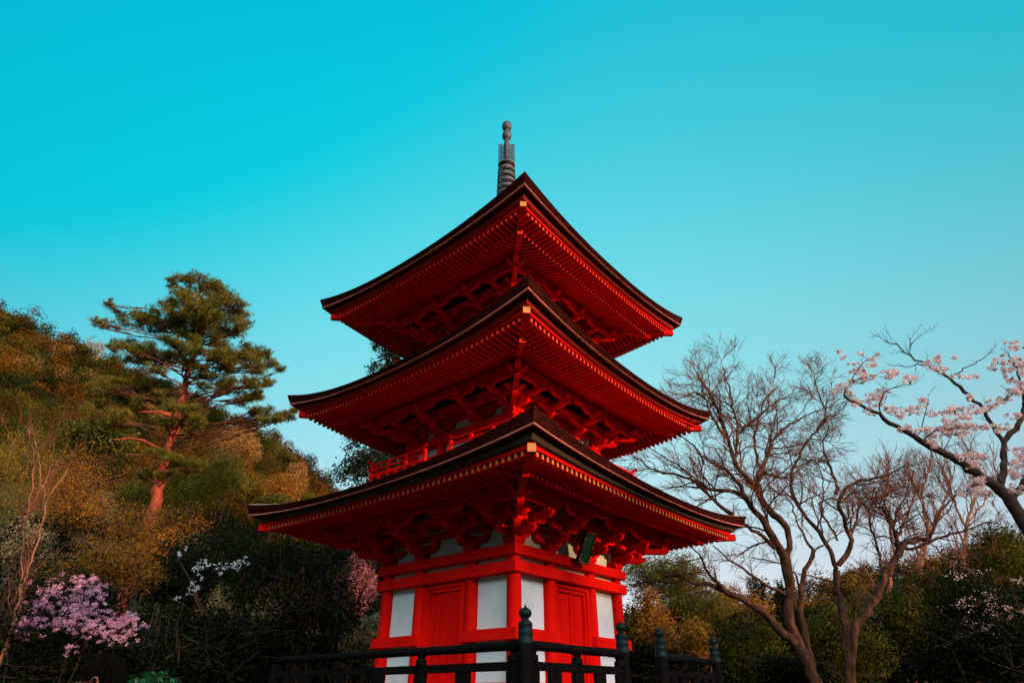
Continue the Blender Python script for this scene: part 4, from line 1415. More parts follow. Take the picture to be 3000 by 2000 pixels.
# thicket of thin reddish trees further back
thick_prm = [dict(n=2.4, len=1.7, ang=0.5, up=0.35, curl=0.15, rmin=0.016, rmax=0.04, rk=0.55, seg=6, **{'from': 0.15}),
             dict(n=3.6, len=0.8, ang=0.5, up=0.25, curl=0.2, rmin=0.010, rk=0.6, seg=4),
             dict(n=4.5, len=0.42, ang=0.5, up=0.15, curl=0.2, rmin=0.007, rk=0.7, seg=3)]
thk = [
    ('slender reddish bare tree in the back thicket, leftmost of three', [[(2600, 1760), (2620, 1600), (2590, 1480), (2600, 1380)], [(2620, 1600), (2660, 1500), (2690, 1420)]]),
    ('slender reddish bare tree in the back thicket, middle of three', [[(2690, 1700), (2720, 1560), (2700, 1450), (2730, 1340)], [(2715, 1570), (2760, 1480), (2790, 1400)]]),
    ('slender reddish bare tree in the back thicket, rightmost of three', [[(2820, 1680), (2830, 1540), (2860, 1440), (2840, 1350)], [(2830, 1550), (2790, 1460), (2780, 1380)], [(2835, 1530), (2900, 1450), (2930, 1380)]]),
]
for i, (lab, ls) in enumerate(thk):
    bare_tree('thicket_tree', lab, [(l, 24, 24 + j * 0.6, 16 - 5 * j, 5, 1) for j, l in enumerate(ls)], thick_prm, 'bark_red', 50 + i, 'reddish bare trees in the back thicket')

# ------------------------------------------------------------------ flowering cherry at the right edge
def build_cherry():
    rng = np.random.default_rng(61)
    L = [
        (px6([(1640, 1640), (1600, 1568), (1500, 1440), (1430, 1370), (1340, 1290), (1220, 1220), (1100, 1140), (1000, 1080), (870, 1030), (800, 980), (680, 910), (580, 850), (500, 790), (430, 750), (340, 705), (250, 660), (200, 630)]), 11.0, 10.6, 52, 8, 0),
        (px6([(1440, 1370), (1475, 1320), (1490, 1180), (1490, 1010)]), 11.0, 11.2, 34, 24, 0),
        (px6([(1490, 1010), (1450, 970), (1410, 900), (1350, 780), (1290, 710), (1250, 650), (1180, 590), (1090, 530), (1060, 480), (980, 440), (860, 390), (760, 320), (680, 270), (580, 200), (520, 180)]), 11.2, 11.4, 20, 3, 2),
        (px6([(1490, 1000), (1560, 930), (1640, 830), (1660, 700), (1640, 560)]), 11.2, 11.0, 22, 13, 0),
        (px6([(200, 630), (215, 590), (250, 510), (320, 420), (360, 360), (440, 310)]), 10.6, 10.5, 7, 2.5, 2),
        (px6([(500, 780), (475, 710), (470, 650), (560, 590), (640, 545), (740, 540)]), 10.6, 10.3, 7, 2.5, 2),
        (px6([(390, 740), (420, 660), (500, 600)]), 10.6, 10.8, 5, 2, 2),
        (px6([(250, 510), (330, 500), (400, 470), (460, 460)]), 10.5, 10.3, 4, 2, 2),
        (px6([(790, 950), (850, 860), (850, 760), (830, 690), (880, 660)]), 10.8, 10.5, 6, 2.5, 2),
        (px6([(840, 985), (900, 930), (1000, 900), (1100, 880), (1200, 900)]), 10.8, 10.4, 7, 2.5, 2),
        (px6([(1000, 1080), (1010, 1010), (1060, 975)]), 10.8, 10.6, 5, 2.5, 2),
        (px6([(1060, 470), (1140, 430), (1230, 380), (1310, 340), (1380, 290), (1430, 220)]), 11.3, 11.6, 6, 2, 3),
        (px6([(850, 385), (760, 380), (660, 400), (590, 380), (545, 375)]), 11.3, 11.5, 5, 2, 3),
        (px6([(740, 310), (730, 250), (750, 180), (820, 150), (880, 110), (940, 75)]), 11.4, 11.6, 4.5, 1.6, 3),
        (px6([(720, 270), (735, 170), (770, 110), (820, 65)]), 11.4, 11.5, 3.5, 1.4, 3),
        (px6([(580, 195), (580, 140), (540, 95)]), 11.4, 11.4, 3, 1.4, 3),
        (px6([(1345, 770), (1420, 720), (1500, 660), (1580, 590)]), 11.2, 10.9, 7, 3, 2),
        (px6([(1640, 600), (1600, 480), (1590, 380), (1540, 320)]), 11.0, 10.9, 12, 4, 2),
        (px6([(1480, 1330), (1420, 1290), (1330, 1330), (1250, 1360), (1180, 1400)]), 11.0, 10.7, 9, 4, 2),
        (px6([(1110, 1150), (1160, 1170), (1230, 1130), (1310, 1120)]), 10.9, 10.6, 6, 3, 2),
        (px6([(1530, 1480), (1700, 1270), (1830, 1080), (1900, 900), (2040, 720)]), 11.0, 11.3, 34, 8, 2),
        (px6([(1650, 700), (1760, 520), (1830, 380), (1960, 250)]), 11.0, 11.3, 14, 4, 2),
        (px6([(1840, 1070), (1990, 980), (2150, 930)]), 11.1, 10.8, 14, 4, 2),
    ]
    prm = [dict(n=2, len=0.8, ang=0.7, up=0.1, curl=0.2, rmin=0.007, rmax=0.016, rk=0.5, fl=0.8, seg=6),
           dict(n=4.2, len=0.34, ang=0.75, up=0.10, curl=0.22, rmin=0.0045, rmax=0.007, rk=0.6, seg=4, **{'from': 0.1}),
           dict(n=6.5, len=0.20, ang=0.7, up=0.16, curl=0.2, rmin=0.0035, rk=0.7, seg=3, **{'from': 0.1})]
    lines, base = [], None
    for (px, y0, y1, w0, w1, br) in L:
        q, r = limb(px, y0, y1, w0 * 0.64, w1 * 0.72, 0.12, rng, 0.016)
        if base is None:
            gz = float(ground_h(q[0][0], q[0][1])); base = (q[0][0] + 0.5, q[0][1], gz)
            q = np.vstack([[base[0] + 0.3, base[1], gz - 0.2], [base[0] + 0.2, base[1], gz + 1.2], q])
            r = np.concatenate([[r[0] * 1.5, r[0] * 1.15], r])
        lines.append((q, r, 0))
        if br:
            sub = []
            grow(rng, q, r, 0, prm[br - 1:], sub)
            lines += sub
    root = tree_root('cherry_tree', 'flowering pink cherry with dark forked limbs reaching in from the right edge', 'cherry tree', base)
    branches_part('branches', lines, root, M['bark_dark'], 10, 0.012)
    cl = [(140, 280, 25, 12), (205, 325, 30, 15), (345, 290, 22, 12), (420, 320, 40, 22), (270, 370, 40, 15), (300, 420, 70, 30), (420, 380, 40, 18), (390, 480, 90, 22), (460, 292, 12, 9),
          (190, 570, 60, 35), (240, 620, 40, 30), (100, 605, 12, 8), (310, 510, 70, 25), (330, 690, 70, 30), (440, 640, 70, 35), (520, 590, 55, 28), (570, 450, 70, 35), (640, 450, 60, 25), (720, 500, 60, 30),
          (450, 690, 50, 25), (395, 740, 25, 15), (440, 785, 40, 18), (530, 720, 40, 25), (610, 750, 60, 35), (670, 780, 50, 25), (830, 690, 50, 40), (760, 750, 60, 40), (900, 770, 45, 30), (920, 380, 70, 40),
          (940, 310, 30, 30), (1000, 430, 50, 25), (1060, 325, 40, 15), (1110, 480, 40, 20), (1200, 485, 50, 14), (1265, 480, 12, 8),
          (1030, 760, 60, 30), (1100, 740, 60, 35), (1180, 780, 60, 40), (1190, 650, 40, 25), (1260, 740, 60, 35), (1350, 730, 50, 25), (1400, 690, 60, 30), (1500, 650, 60, 40), (1560, 600, 60, 30), (1600, 560, 60, 50),
          (1060, 850, 80, 40), (1000, 920, 80, 45), (1100, 930, 80, 40), (1190, 890, 70, 40), (1290, 880, 60, 25), (1390, 880, 50, 20), (860, 920, 60, 30), (900, 980, 60, 30), (700, 900, 60, 30), (760, 930, 40, 25),
          (1440, 360, 50, 30), (1500, 420, 50, 30), (1400, 400, 40, 20), (1550, 200, 60, 20), (1620, 240, 40, 30), (1580, 370, 60, 50), (1640, 420, 40, 50), (1520, 490, 40, 25), (1560, 790, 60, 30), (1500, 880, 50, 25), (1450, 890, 40, 30),
          (1150, 1140, 60, 35), (1230, 1110, 70, 30), (1310, 1130, 40, 25), (1190, 1190, 50, 30), (1280, 1200, 60, 30), (910, 1040, 25, 15), (1560, 1070, 40, 25), (1540, 1160, 50, 30), (1600, 1250, 60, 50), (1350, 1290, 80, 40),
          (1250, 1350, 80, 40), (1200, 1400, 80, 40), (1330, 1410, 60, 40), (1620, 1100, 40, 50), (1590, 1380, 50, 40), (1480, 300, 30, 16), (1530, 250, 30, 14)]
    cl += [(a + rng.normal(0, 40), b + rng.normal(0, 40), 60, 32) for (u0, v0, u1, v1, k) in ((1720, 1240, 2040, 720, 22), (1680, 660, 1960, 250, 18), (1860, 1060, 2150, 930, 12))
           for a, b in [(u0 + (u1 - u0) * f, v0 + (v1 - v0) * f) for f in rng.random(k)]]
    C, tint, tw = [], [], []
    for (a, b, rx, ry) in cl:
        X, Y = px6([(a, b)])[0]
        sub = max(2, int(rx * ry / 175))
        for _ in range(sub):
            v = rng.normal(size=2); v = v / max(1, np.linalg.norm(v) / 1.0)
            yy = rng.uniform(10.4, 11.4)
            c = P(X + v[0] * rx * .3634 * 0.9, Y + v[1] * ry * .3634 * 0.9, yy)
            n = int(rng.uniform(26, 90))
            w = rng.normal(size=(n, 3)); w /= np.linalg.norm(w, axis=1, keepdims=True)
            C.append(c + w * rng.uniform(0.5, 1.0, (n, 1)) * np.array([0.058, 0.058, 0.046]) * rng.uniform(0.5, 1.35))
            tint.append(np.clip(rng.uniform(0.1, 0.9) + rng.normal(0, 0.15, n), 0, 1))
            if rng.random() < 0.4:
                c2 = P(X, Y + ry * .2, 10.9)
                t = resample([c2, 0.5 * (c + c2) + rng.normal(0, 0.03, 3), c], 0.1, rng, 0.008)
                tw.append((t, np.linspace(0.006, 0.003, len(t))))
    C = np.concatenate(C)
    V, F = leaf_quads(C, 0.024, rng, 0.0, 0.85)
    part_np('blossom', V, F, LM['cherry'], root, np.concatenate(tint))
    V, F = tubes_np(tw, 3)
    part_np('twigs', V, F, M['bark_dark'], root, smooth=True)['kind'] = 'stuff'


build_cherry()

# ------------------------------------------------------------------ shrubs and small trees
# left of the pagoda, far to near
shrub('tree', 'tan domed tree on the hillside, right of the pine trunk', 'tree', 700, 1310, 95, 62, 40, LM['tan'], 0.095, 9500, 16, seed=1)
shrub('tree', 'pale tan rounded tree low on the hill, just left of the cypress', 'tree', 872, 1405, 48, 62, 44, LM['tan'], 0.10, 7500, 12, seed=2)
shrub('tree', 'small dark pine with bushy boughs, left of the red pine trunk', 'tree', 300, 1290, 120, 62, 31, LM['pine'], 0.17, 5200, 18, seed=3)
shrub('tree', 'olive tree halfway up the slope, between the pine and the lowest roof tip', 'tree', 650, 1430, 120, 80, 31, LM['olive'], 0.085, 12000, 18, seed=4)
shrub('tree', 'golden brown tree showing above the left tip of the lowest roof', 'tree', 830, 1430, 80, 75, 35, LM['orange'], 0.09, 9000, 14, seed=5)
shrub('bamboo', 'pale yellow green bamboo clump peeping over the lowest left roof tip', 'bamboo', 790, 1470, 75, 32, 29, LM['olive'], 0.16, 2600, 12, seed=6, aspect=0.25)
shrub('tree', 'yellow green leafy tree at the left edge of the picture', 'tree', 40, 1400, 130, 160, 27, LM['olive'], 0.075, 14000, 20, seed=7, bark='bark_red')
shrub('thicket', 'orange brown twiggy thicket behind the pale slanting saplings', 'thicket', 260, 1470, 200, 150, 25, LM['orange'], 0.062, 15000, 26, seed=8, bark='bark_dark', stems=14, shell=0.3)
shrub('thicket', 'rusty orange thicket around the foot of the pine', 'thicket', 470, 1560, 160, 120, 22, LM['orange'], 0.058, 13000, 24, seed=9, bark='bark_dark', stems=12, shell=0.3)
shrub('bush', 'golden bush glowing just under the left tip of the lowest roof', 'bush', 890, 1585, 70, 62, 25, LM['gold'], 0.09, 3600, 12, seed=10)
shrub('tree', 'olive green tree between the golden bush and the pagoda', 'tree', 985, 1640, 105, 85, 27, LM['olive'], 0.072, 9500, 16, seed=11)
shrub('bush', 'pink and orange flowering bush touching the left edge of the pagoda wall', 'bush', 1055, 1710, 75, 90, 23, LM['magenta'], 0.075, 5200, 16, seed=12, bark='bark_red', stems=9)
shrub('bush', 'bush with pale variegated leaves beside the pagoda foot at the left', 'bush', 1060, 1860, 75, 85, 18, LM['cream'], 0.065, 3600, 14, seed=13)
shrub('tree', 'dense dark evergreen tree below the left tip of the lowest roof', 'tree', 760, 1660, 190, 135, 17.5, LM['dark'], 0.065, 20000, 30, seed=14, bark='bark_dark')
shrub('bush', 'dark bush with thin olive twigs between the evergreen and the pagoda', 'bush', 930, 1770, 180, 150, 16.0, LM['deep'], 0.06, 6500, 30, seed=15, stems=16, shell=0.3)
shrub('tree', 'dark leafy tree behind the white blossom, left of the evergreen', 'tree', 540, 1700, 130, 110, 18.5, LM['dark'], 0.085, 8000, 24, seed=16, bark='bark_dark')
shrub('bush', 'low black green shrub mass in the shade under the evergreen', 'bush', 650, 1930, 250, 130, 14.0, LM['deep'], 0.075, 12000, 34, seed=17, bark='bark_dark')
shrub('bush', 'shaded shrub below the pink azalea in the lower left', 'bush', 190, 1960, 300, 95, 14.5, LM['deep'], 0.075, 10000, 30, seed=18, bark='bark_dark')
shrub('bush', 'cream flowering bush behind the slanting sapling at the left edge', 'bush', 75, 1600, 95, 70, 15.5, LM['cream'], 0.055, 3600, 18, seed=19, stems=7, shell=0.35)
shrub('bush', 'olive bush in front of the orange thicket, above the pink azalea', 'bush', 330, 1650, 150, 90, 17.5, LM['orange'], 0.055, 8000, 20, seed=20, bark='bark_dark', shell=0.4)
# azalea: dark leaves and pink flower clusters
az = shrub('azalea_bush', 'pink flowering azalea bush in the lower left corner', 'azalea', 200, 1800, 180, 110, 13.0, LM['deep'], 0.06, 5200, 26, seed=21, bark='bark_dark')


def flowers(root, spots, y0, y1, mat, size, per, seed, puff=(0.09, 0.09, 0.06), name='blossom', aspect=0.85):
    rng = np.random.default_rng(seed)
    C, T = [], []
    for (X, Y, rx, ry, k) in spots:
        for _ in range(k):
            v = rng.normal(size=2) * 0.55
            c = P(X + v[0] * rx, Y + v[1] * ry, rng.uniform(y0, y1))
            n = int(per * rng.uniform(0.5, 1.4))
            w = rng.normal(size=(n, 3)); w /= np.linalg.norm(w, axis=1, keepdims=True)
            C.append(c + w * rng.uniform(0.3, 1, (n, 1)) * np.array(puff))
            T.append(np.clip(rng.uniform(0, 1) + rng.normal(0, 0.12, n), 0, 1))
    C = np.concatenate(C)
    V, F = leaf_quads(C, size, rng, 0.0, aspect)
    return part_np(name, V, F, mat, root, np.concatenate(T))


flowers(az, [(150, 1730, 50, 28, 40), (240, 1715, 45, 30, 45), (290, 1730, 25, 30, 20), (130, 1775, 50, 22, 34), (210, 1780, 60, 30, 60), (270, 1790, 50, 35, 50), (90, 1820, 40, 18, 26), (170, 1825, 60, 22, 50),
             (250, 1830, 60, 25, 60), (330, 1820, 50, 25, 40), (390, 1810, 28, 20, 22), (410, 1835, 18, 10, 8), (300, 1860, 50, 22, 34), (360, 1870, 30, 20, 16), (90, 1860, 35, 15, 14), (60, 1830, 25, 16, 10), (210, 1900, 25, 14, 7), (275, 1690, 10, 8, 5)],
        12.1, 13.2, LM['pink'], 0.024, 26, 71, (0.060, 0.060, 0.045))
wb = empty('blossom_tree', tuple(np.append(P(600, 1790, 15.6)[:2], 0.0)))
tag(wb, 'small tree with thin pale limbs and white blossom in front of the evergreen', 'blossom tree')
rng = np.random.default_rng(72)
ls = []
for px_, w0, w1 in (([(640, 1990), (610, 1880), (590, 1800), (560, 1700), (530, 1650)], 9, 4), ([(590, 1800), (640, 1770), (680, 1740), (720, 1690), (722, 1650)], 5, 2),
                    ([(590, 1810), (560, 1780), (520, 1760)], 4, 2), ([(600, 1790), (570, 1745), (600, 1690), (640, 1665)], 4, 2)):
    q, r = limb(px_, 15.6, 15.4, w0, w1, 0.15, rng, 0.01)
    ls.append((q, r, 0))
    grow(rng, q, r, 0, [dict(n=3, len=0.5, ang=0.7, up=0.1, rmin=0.005, rk=0.5), dict(n=4, len=0.2, ang=0.7, up=0.1, rmin=0.003)], ls)
branches_part('branches', ls, wb, M['bark_grey'], 6, 0.01)
flowers(wb, [(612, 1655, 30, 14, 12), (575, 1665, 18, 8, 6), (655, 1660, 22, 9, 9), (695, 1655, 26, 10, 13), (710, 1640, 10, 9, 6), (585, 1690, 12, 8, 4), (570, 1715, 16, 16, 9), (560, 1730, 12, 10, 6), (525, 1625, 9, 9, 4), (520, 1750, 12, 7, 3), (545, 1605, 9, 5, 2), (643, 1680, 8, 8, 3)],
        15.2, 15.8, LM['white'], 0.028, 11, 73, (0.055, 0.055, 0.045))

# pale slanting saplings at the left edge
sap_prm = [dict(n=2.0, len=0.95, ang=0.5, up=0.35, curl=0.12, rmin=0.007, rmax=0.012, rk=0.5, seg=6, **{'from': 0.3}), dict(n=3.5, len=0.6, ang=0.55, up=0.2, rmin=0.0045, rk=0.6, seg=4), dict(n=4, len=0.3, ang=0.6, up=0.1, rmin=0.003, seg=3)]
bare_tree('sapling', 'pale slanting sapling stem rising from the lower left corner', [
    ([(5, 1920), (30, 1830), (60, 1750), (85, 1660), (110, 1580), (135, 1500), (150, 1440), (200, 1370)], 12.5, 13.0, 10, 3, 1),
    ([(135, 1500), (125, 1420), (110, 1330), (95, 1260)], 12.9, 13.2, 4, 2, 1), ([(55, 1760), (120, 1640), (200, 1590), (310, 1550)], 12.6, 13.4, 4, 2, 1)], sap_prm, 'bark_pale', 81, 'pale saplings at the left edge')
bare_tree('sapling', 'thin reddish sapling crossing behind the pale slanting stem', [
    ([(60, 1780), (70, 1540), (95, 1440), (100, 1340), (85, 1260)], 15.0, 15.5, 8, 3, 1), ([(80, 1500), (150, 1380), (160, 1280)], 15.2, 15.6, 5, 2, 1)], sap_prm, 'bark_red', 82, 'pale saplings at the left edge')

# bright plant close to the camera
def fern():
    rng = np.random.default_rng(90)
    c = P(450, 2010, 6.0)
    root = tree_root('broadleaf_plant', 'bright green broad leaved plant at the bottom edge, right of the azalea', 'plant', (c[0], c[1], 0.0))
    V, Fq, T = [], [], []
    lines = []
    for i in range(26):
        X = rng.uniform(385, 505); Y = 2000 - 36 * (1 - ((X - 455) / 75) ** 2) + rng.uniform(0, 34)
        tip = P(X, Y, rng.uniform(5.8, 6.3))
        foot = np.array([c[0] + rng.normal(0, 0.06), c[1] + rng.normal(0, 0.06), 0.02])
        q = resample([foot, 0.5 * (foot + tip) + np.array([0, 0, 0.25]), tip], 0.15, rng, 0.008)
        lines.append((q, np.linspace(0.008, 0.003, len(q))))
        for j in range(6):
            d = rng.normal(size=3); d[2] = abs(d[2]) * 0.4 - 0.15; d /= np.linalg.norm(d)
            s_ = np.cross(d, (0, 0, 1)); s_ /= np.linalg.norm(s_)
            L = rng.uniform(0.07, 0.12); b0 = q[-1 - (j % 2)]
            b_ = len(V)
            V += [b0, b0 + d * L * 0.45 + s_ * L * 0.17 + np.array([0, 0, 0.008]), b0 + d * L - np.array([0, 0, 0.02]), b0 + d * L * 0.45 - s_ * L * 0.17 + np.array([0, 0, 0.008])]
            Fq.append([b_, b_ + 1, b_ + 2, b_ + 3]); T.append(rng.random())
    part_np('leaves', np.array(V), np.array(Fq), LM['green'], root, np.array(T))
    branches_part('stems', [(a, r, 0) for a, r in lines], root, M['bark_dark'], 5, 0.02)


fern()

# right of the pagoda
shrub('tree', 'olive green tree with flat feathery layers below the right tip of the lowest roof', 'tree', 1960, 1690, 165, 78, 22, LM['olive'], 0.085, 15000, 40, seed=30, flat=0.3, aspect=0.35, bark='bark_red')
shrub('tree', 'lower yellow green feathery tree behind the low branch of the big bare tree', 'tree', 2040, 1790, 130, 70, 21, LM['olive'], 0.085, 9500, 30, seed=31, flat=0.3, aspect=0.35, bark='bark_red')
shrub('bush', 'rusty orange bush behind the far fence post, right of the pagoda wall', 'bush', 1910, 1830, 100, 85, 20, LM['orange'], 0.075, 5500, 20, seed=32, bark='bark_red', stems=10)
shrub('bush', 'golden orange bush between the two shaded fence posts', 'bush', 2035, 1870, 85, 75, 19, LM['gold'], 0.075, 3600, 18, seed=33, bark='bark_red', stems=8, shell=0.4)
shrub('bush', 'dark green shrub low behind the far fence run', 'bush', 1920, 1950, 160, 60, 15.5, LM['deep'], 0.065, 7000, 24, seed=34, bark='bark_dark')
shrub('bush', 'dark green bush in the shade left of the big bare trunk', 'bush', 2190, 1900, 120, 110, 17, LM['midgreen'], 0.065, 9000, 24, seed=35, bark='bark_dark')
shrub('tree', 'reddish brown tree behind the low branch, left of the ridge gap', 'tree', 2170, 1800, 100, 75, 30, LM['orange'], 0.12, 3600, 16, seed=36, bark='bark_red')
shrub('tree', 'dark conifer with a ragged top beside the gap of bright sky', 'tree', 2215, 1740, 42, 60, 48, LM['dark'], 0.18, 1500, 14, seed=37)
shrub('tree', 'small dark conifer at the bottom of the bright sky gap', 'tree', 2290, 1760, 40, 48, 50, LM['dark'], 0.18, 1300, 14, seed=38)
shrub('bush', 'dark bush around the feet of the bare trees', 'bush', 2470, 1900, 150, 120, 19, LM['midgreen'], 0.07, 11000, 26, seed=39, bark='bark_dark')
shrub('bush', 'mid green bush lit at its top, right of the leaning bare trunk', 'bush', 2690, 1790, 150, 105, 19.5, LM['midgreen'], 0.07, 13000, 26, seed=40, bark='bark_dark')
shrub('tree', 'yellow green tree under the trunk of the flowering cherry', 'tree', 2910, 1620, 120, 90, 18, LM['midgreen'], 0.065, 11000, 22, seed=41)
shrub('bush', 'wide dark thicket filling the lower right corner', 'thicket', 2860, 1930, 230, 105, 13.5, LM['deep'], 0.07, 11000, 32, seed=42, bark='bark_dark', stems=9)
pb = shrub('flowering_bush', 'dark bush dotted with pale pink blossom under the cherry at the right edge', 'flowering bush', 2870, 1800, 150, 130, 14.5, LM['dark'], 0.065, 9000, 28, seed=43, bark='bark_dark')
flowers(pb, [(2890, 1745, 60, 20, 18), (2840, 1770, 60, 20, 14), (2930, 1790, 50, 18, 18), (2880, 1830, 40, 30, 20), (2830, 1850, 30, 25, 14), (2960, 1805, 40, 16, 16), (2800, 1690, 40, 14, 9), (2860, 1670, 30, 14, 7), (2850, 1890, 22, 20, 8), (2980, 1700, 20, 30, 6)],
        13.2, 14.2, LM['cherry'], 0.028, 7, 74, (0.11, 0.09, 0.06))
shrub('bush', 'olive bush in the dip right of the far fence posts', 'bush', 2330, 1960, 120, 55, 15.5, LM['deep'], 0.065, 5000, 20, seed=44, bark='bark_dark')

# dark undergrowth that closes the wood near the ground
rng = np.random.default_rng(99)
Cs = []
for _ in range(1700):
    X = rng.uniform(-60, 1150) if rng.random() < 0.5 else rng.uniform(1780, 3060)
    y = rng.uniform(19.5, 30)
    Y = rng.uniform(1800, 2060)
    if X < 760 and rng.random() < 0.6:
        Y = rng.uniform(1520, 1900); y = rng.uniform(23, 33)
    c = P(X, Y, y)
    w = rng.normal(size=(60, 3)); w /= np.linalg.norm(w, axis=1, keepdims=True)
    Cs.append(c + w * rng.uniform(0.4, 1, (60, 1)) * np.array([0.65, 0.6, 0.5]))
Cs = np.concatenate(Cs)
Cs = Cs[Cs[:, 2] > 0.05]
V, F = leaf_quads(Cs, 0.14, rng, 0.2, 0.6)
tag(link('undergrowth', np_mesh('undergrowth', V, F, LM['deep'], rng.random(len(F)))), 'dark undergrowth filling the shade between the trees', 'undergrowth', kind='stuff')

# ------------------------------------------------------------------ visitor passing at the lower left
def skin_mesh(name, pts, edges, rad, mat, root, lvl=2):
    me = bpy.data.meshes.new(name)
    me.from_pydata(pts, edges, [])
    me.materials.append(mat)
    o = link(name, me, root)
    sk = o.modifiers.new('skin', 'SKIN')
    for i, r in enumerate(rad):
        me.skin_vertices[0].data[i].radius = (r, r) if not isinstance(r, tuple) else r
    me.skin_vertices[0].data[0].use_root = True
    sb = o.modifiers.new('sub', 'SUBSURF'); sb.levels = lvl; sb.render_levels = lvl
    for p_ in me.polygons:
        p_.use_smooth = True
    return o


def build_person():
    skin = surf('skin', (0.14, 0.050, 0.030), (0.20, 0.078, 0.048), 12, 0.55, 0.3)
    cloth = surf('dark_jacket_cloth', (0.012, 0.012, 0.014), (0.025, 0.024, 0.026), 30, 0.9, 0.1)
    hairm = surf('black_hair', (0.003, 0.0025, 0.002), (0.007, 0.0055, 0.0045), 60, 0.9, 0.0, stretch=(1, 1, 0.2))
    e = P(286, 2008, 3.2)                      # ear
    root = empty('person', (e[0], e[1], 0.0), math.pi / 2 + 0.15)     # facing the left of the picture
    tag(root, 'dark haired person facing left, only the head top showing at the bottom edge', 'person')
    H = e[2]                                   # ear height
    s_ = H / 1.64
    # body: local +y is forward after the turn, +x is the person's right
    J = [(0, 0, 0.94), (0, 0.01, 1.12), (0, 0.015, 1.30), (0, 0.0, 1.43), (0, 0.01, 1.50), (0, 0.02, 1.56),
         (0.19, -0.01, 1.41), (0.25, -0.03, 1.14), (0.24, 0.06, 0.90), (-0.19, -0.01, 1.41), (-0.25, -0.03, 1.14), (-0.24, 0.06, 0.90),
         (0.10, 0.0, 0.88), (0.11, 0.02, 0.50), (0.115, -0.02, 0.10), (0.12, 0.13, 0.04), (-0.10, 0.0, 0.88), (-0.11, 0.02, 0.50), (-0.115, -0.02, 0.10), (-0.12, 0.13, 0.04)]
    E_ = [(0, 1), (1, 2), (2, 3), (3, 4), (4, 5), (3, 6), (6, 7), (7, 8), (3, 9), (9, 10), (10, 11), (0, 12), (12, 13), (13, 14), (14, 15), (0, 16), (16, 17), (17, 18), (18, 19)]
    R = [(0.17, 0.12), (0.16, 0.115), (0.175, 0.12), (0.10, 0.09), 0.062, 0.058, 0.075, 0.052, 0.040, 0.075, 0.052, 0.040, 0.095, 0.068, 0.048, 0.042, 0.095, 0.068, 0.048, 0.042]
    skin_mesh('body', [(x * s_, y * s_, z * s_) for x, y, z in J], E_, R, cloth, root)
    for sg in (1, -1):
        hx, hy, hz = sg * 0.238 * s_, 0.075 * s_, 0.86 * s_
        pts = [(hx, hy, hz + 0.03), (hx, hy + 0.008, hz - 0.02), (hx, hy + 0.012, hz - 0.055)]
        ed = [(0, 1), (1, 2)]; rd = [0.026, (0.018, 0.036), (0.016, 0.036)]
        for k, (dy, L) in enumerate(((0.032, 0.072), (0.011, 0.082), (-0.011, 0.076), (-0.030, 0.060))):
            b0 = len(pts)
            pts += [(hx, hy + 0.012 + dy, hz - 0.078), (hx - sg * 0.006, hy + 0.016 + dy, hz - 0.078 - L * 0.5), (hx - sg * 0.020, hy + 0.020 + dy, hz - 0.078 - L)]
            ed += [(2, b0), (b0, b0 + 1), (b0 + 1, b0 + 2)]; rd += [0.009, 0.0085, 0.007]
        b0 = len(pts)
        pts += [(hx - sg * 0.006, hy + 0.045, hz - 0.03), (hx - sg * 0.012, hy + 0.058, hz - 0.06), (hx - sg * 0.016, hy + 0.056, hz - 0.085)]
        ed += [(1, b0), (b0, b0 + 1), (b0 + 1, b0 + 2)]; rd += [0.012, 0.010, 0.008]
        skin_mesh('hand', pts, ed, rd, skin, root)
    # head: shaped from a fine sphere, 0.19 deep, 0.155 wide, 0.235 high
    cz = H + 0.005
    nu, nv = 48, 36
    V = []
    for i in range(nv + 1):
        th = math.pi * i / nv
        for j in range(nu):
            ph = 2 * math.pi * j / nu
            x, y, z = math.sin(th) * math.sin(ph), math.sin(th) * math.cos(ph), math.cos(th)
            X, Y, Z = 0.076 * x, 0.096 * y, 0.118 * z
            f = max(0.0, y)
            if z < 0:                                   # jaw narrows, chin forward
                X *= 1 - 0.34 * (-z) ** 1.5; Y = Y * (1 - 0.16 * (-z)) + 0.012 * (-z)
            if f > 0.3:                                 # flatter face with brow, nose, lips, eye hollows
                Y -= 0.010 * (f - 0.3)
                nose = math.exp(-(x / 0.16) ** 2) * math.exp(-((z + 0.22) / 0.17) ** 2)
                Y += 0.026 * nose
                Y += 0.005 * math.exp(-((z - 0.18) / 0.10) ** 2) * f
                for sx_ in (-1, 1):
                    Y -= 0.010 * math.exp(-((x - 0.40 * sx_) / 0.17) ** 2) * math.exp(-((z - 0.02) / 0.10) ** 2)
                Y += 0.006 * math.exp(-(x / 0.25) ** 2) * (math.exp(-((z + 0.52) / 0.05) ** 2) + math.exp(-((z + 0.62) / 0.05) ** 2))
            V.append((X, Y, Z + cz))
    F = np.array([[i * nu + j, i * nu + (j + 1) % nu, (i + 1) * nu + (j + 1) % nu, (i + 1) * nu + j] for i in range(nv) for j in range(nu)])
    head = link('head', np_mesh('head', np.array(V), F, skin, smooth=True), root)
    for sg in (1, -1):
        b = MB()
        # ear: outer rim, inner fold and lobe
        rim = [(sg * (0.077 + 0.012 * math.sin(a * 0.5)), -0.012 + 0.019 * math.cos(a) - 0.004 * math.sin(a), cz - 0.004 + 0.032 * math.sin(a)) for a in np.linspace(-1.9, 3.6, 16)]
        b.tube(rim, 0.0052, 8)
        b.tube([(sg * 0.078, -0.010 + 0.011 * math.cos(a), cz - 0.004 + 0.019 * math.sin(a)) for a in np.linspace(-1.2, 3.0, 10)], 0.0045, 6)
        b.lathe([(0.001, -0.004), (0.020, -0.001), (0.021, 0.001), (0.001, 0.003)], 0, 0, 16)
        n0 = len(b.v) - 64
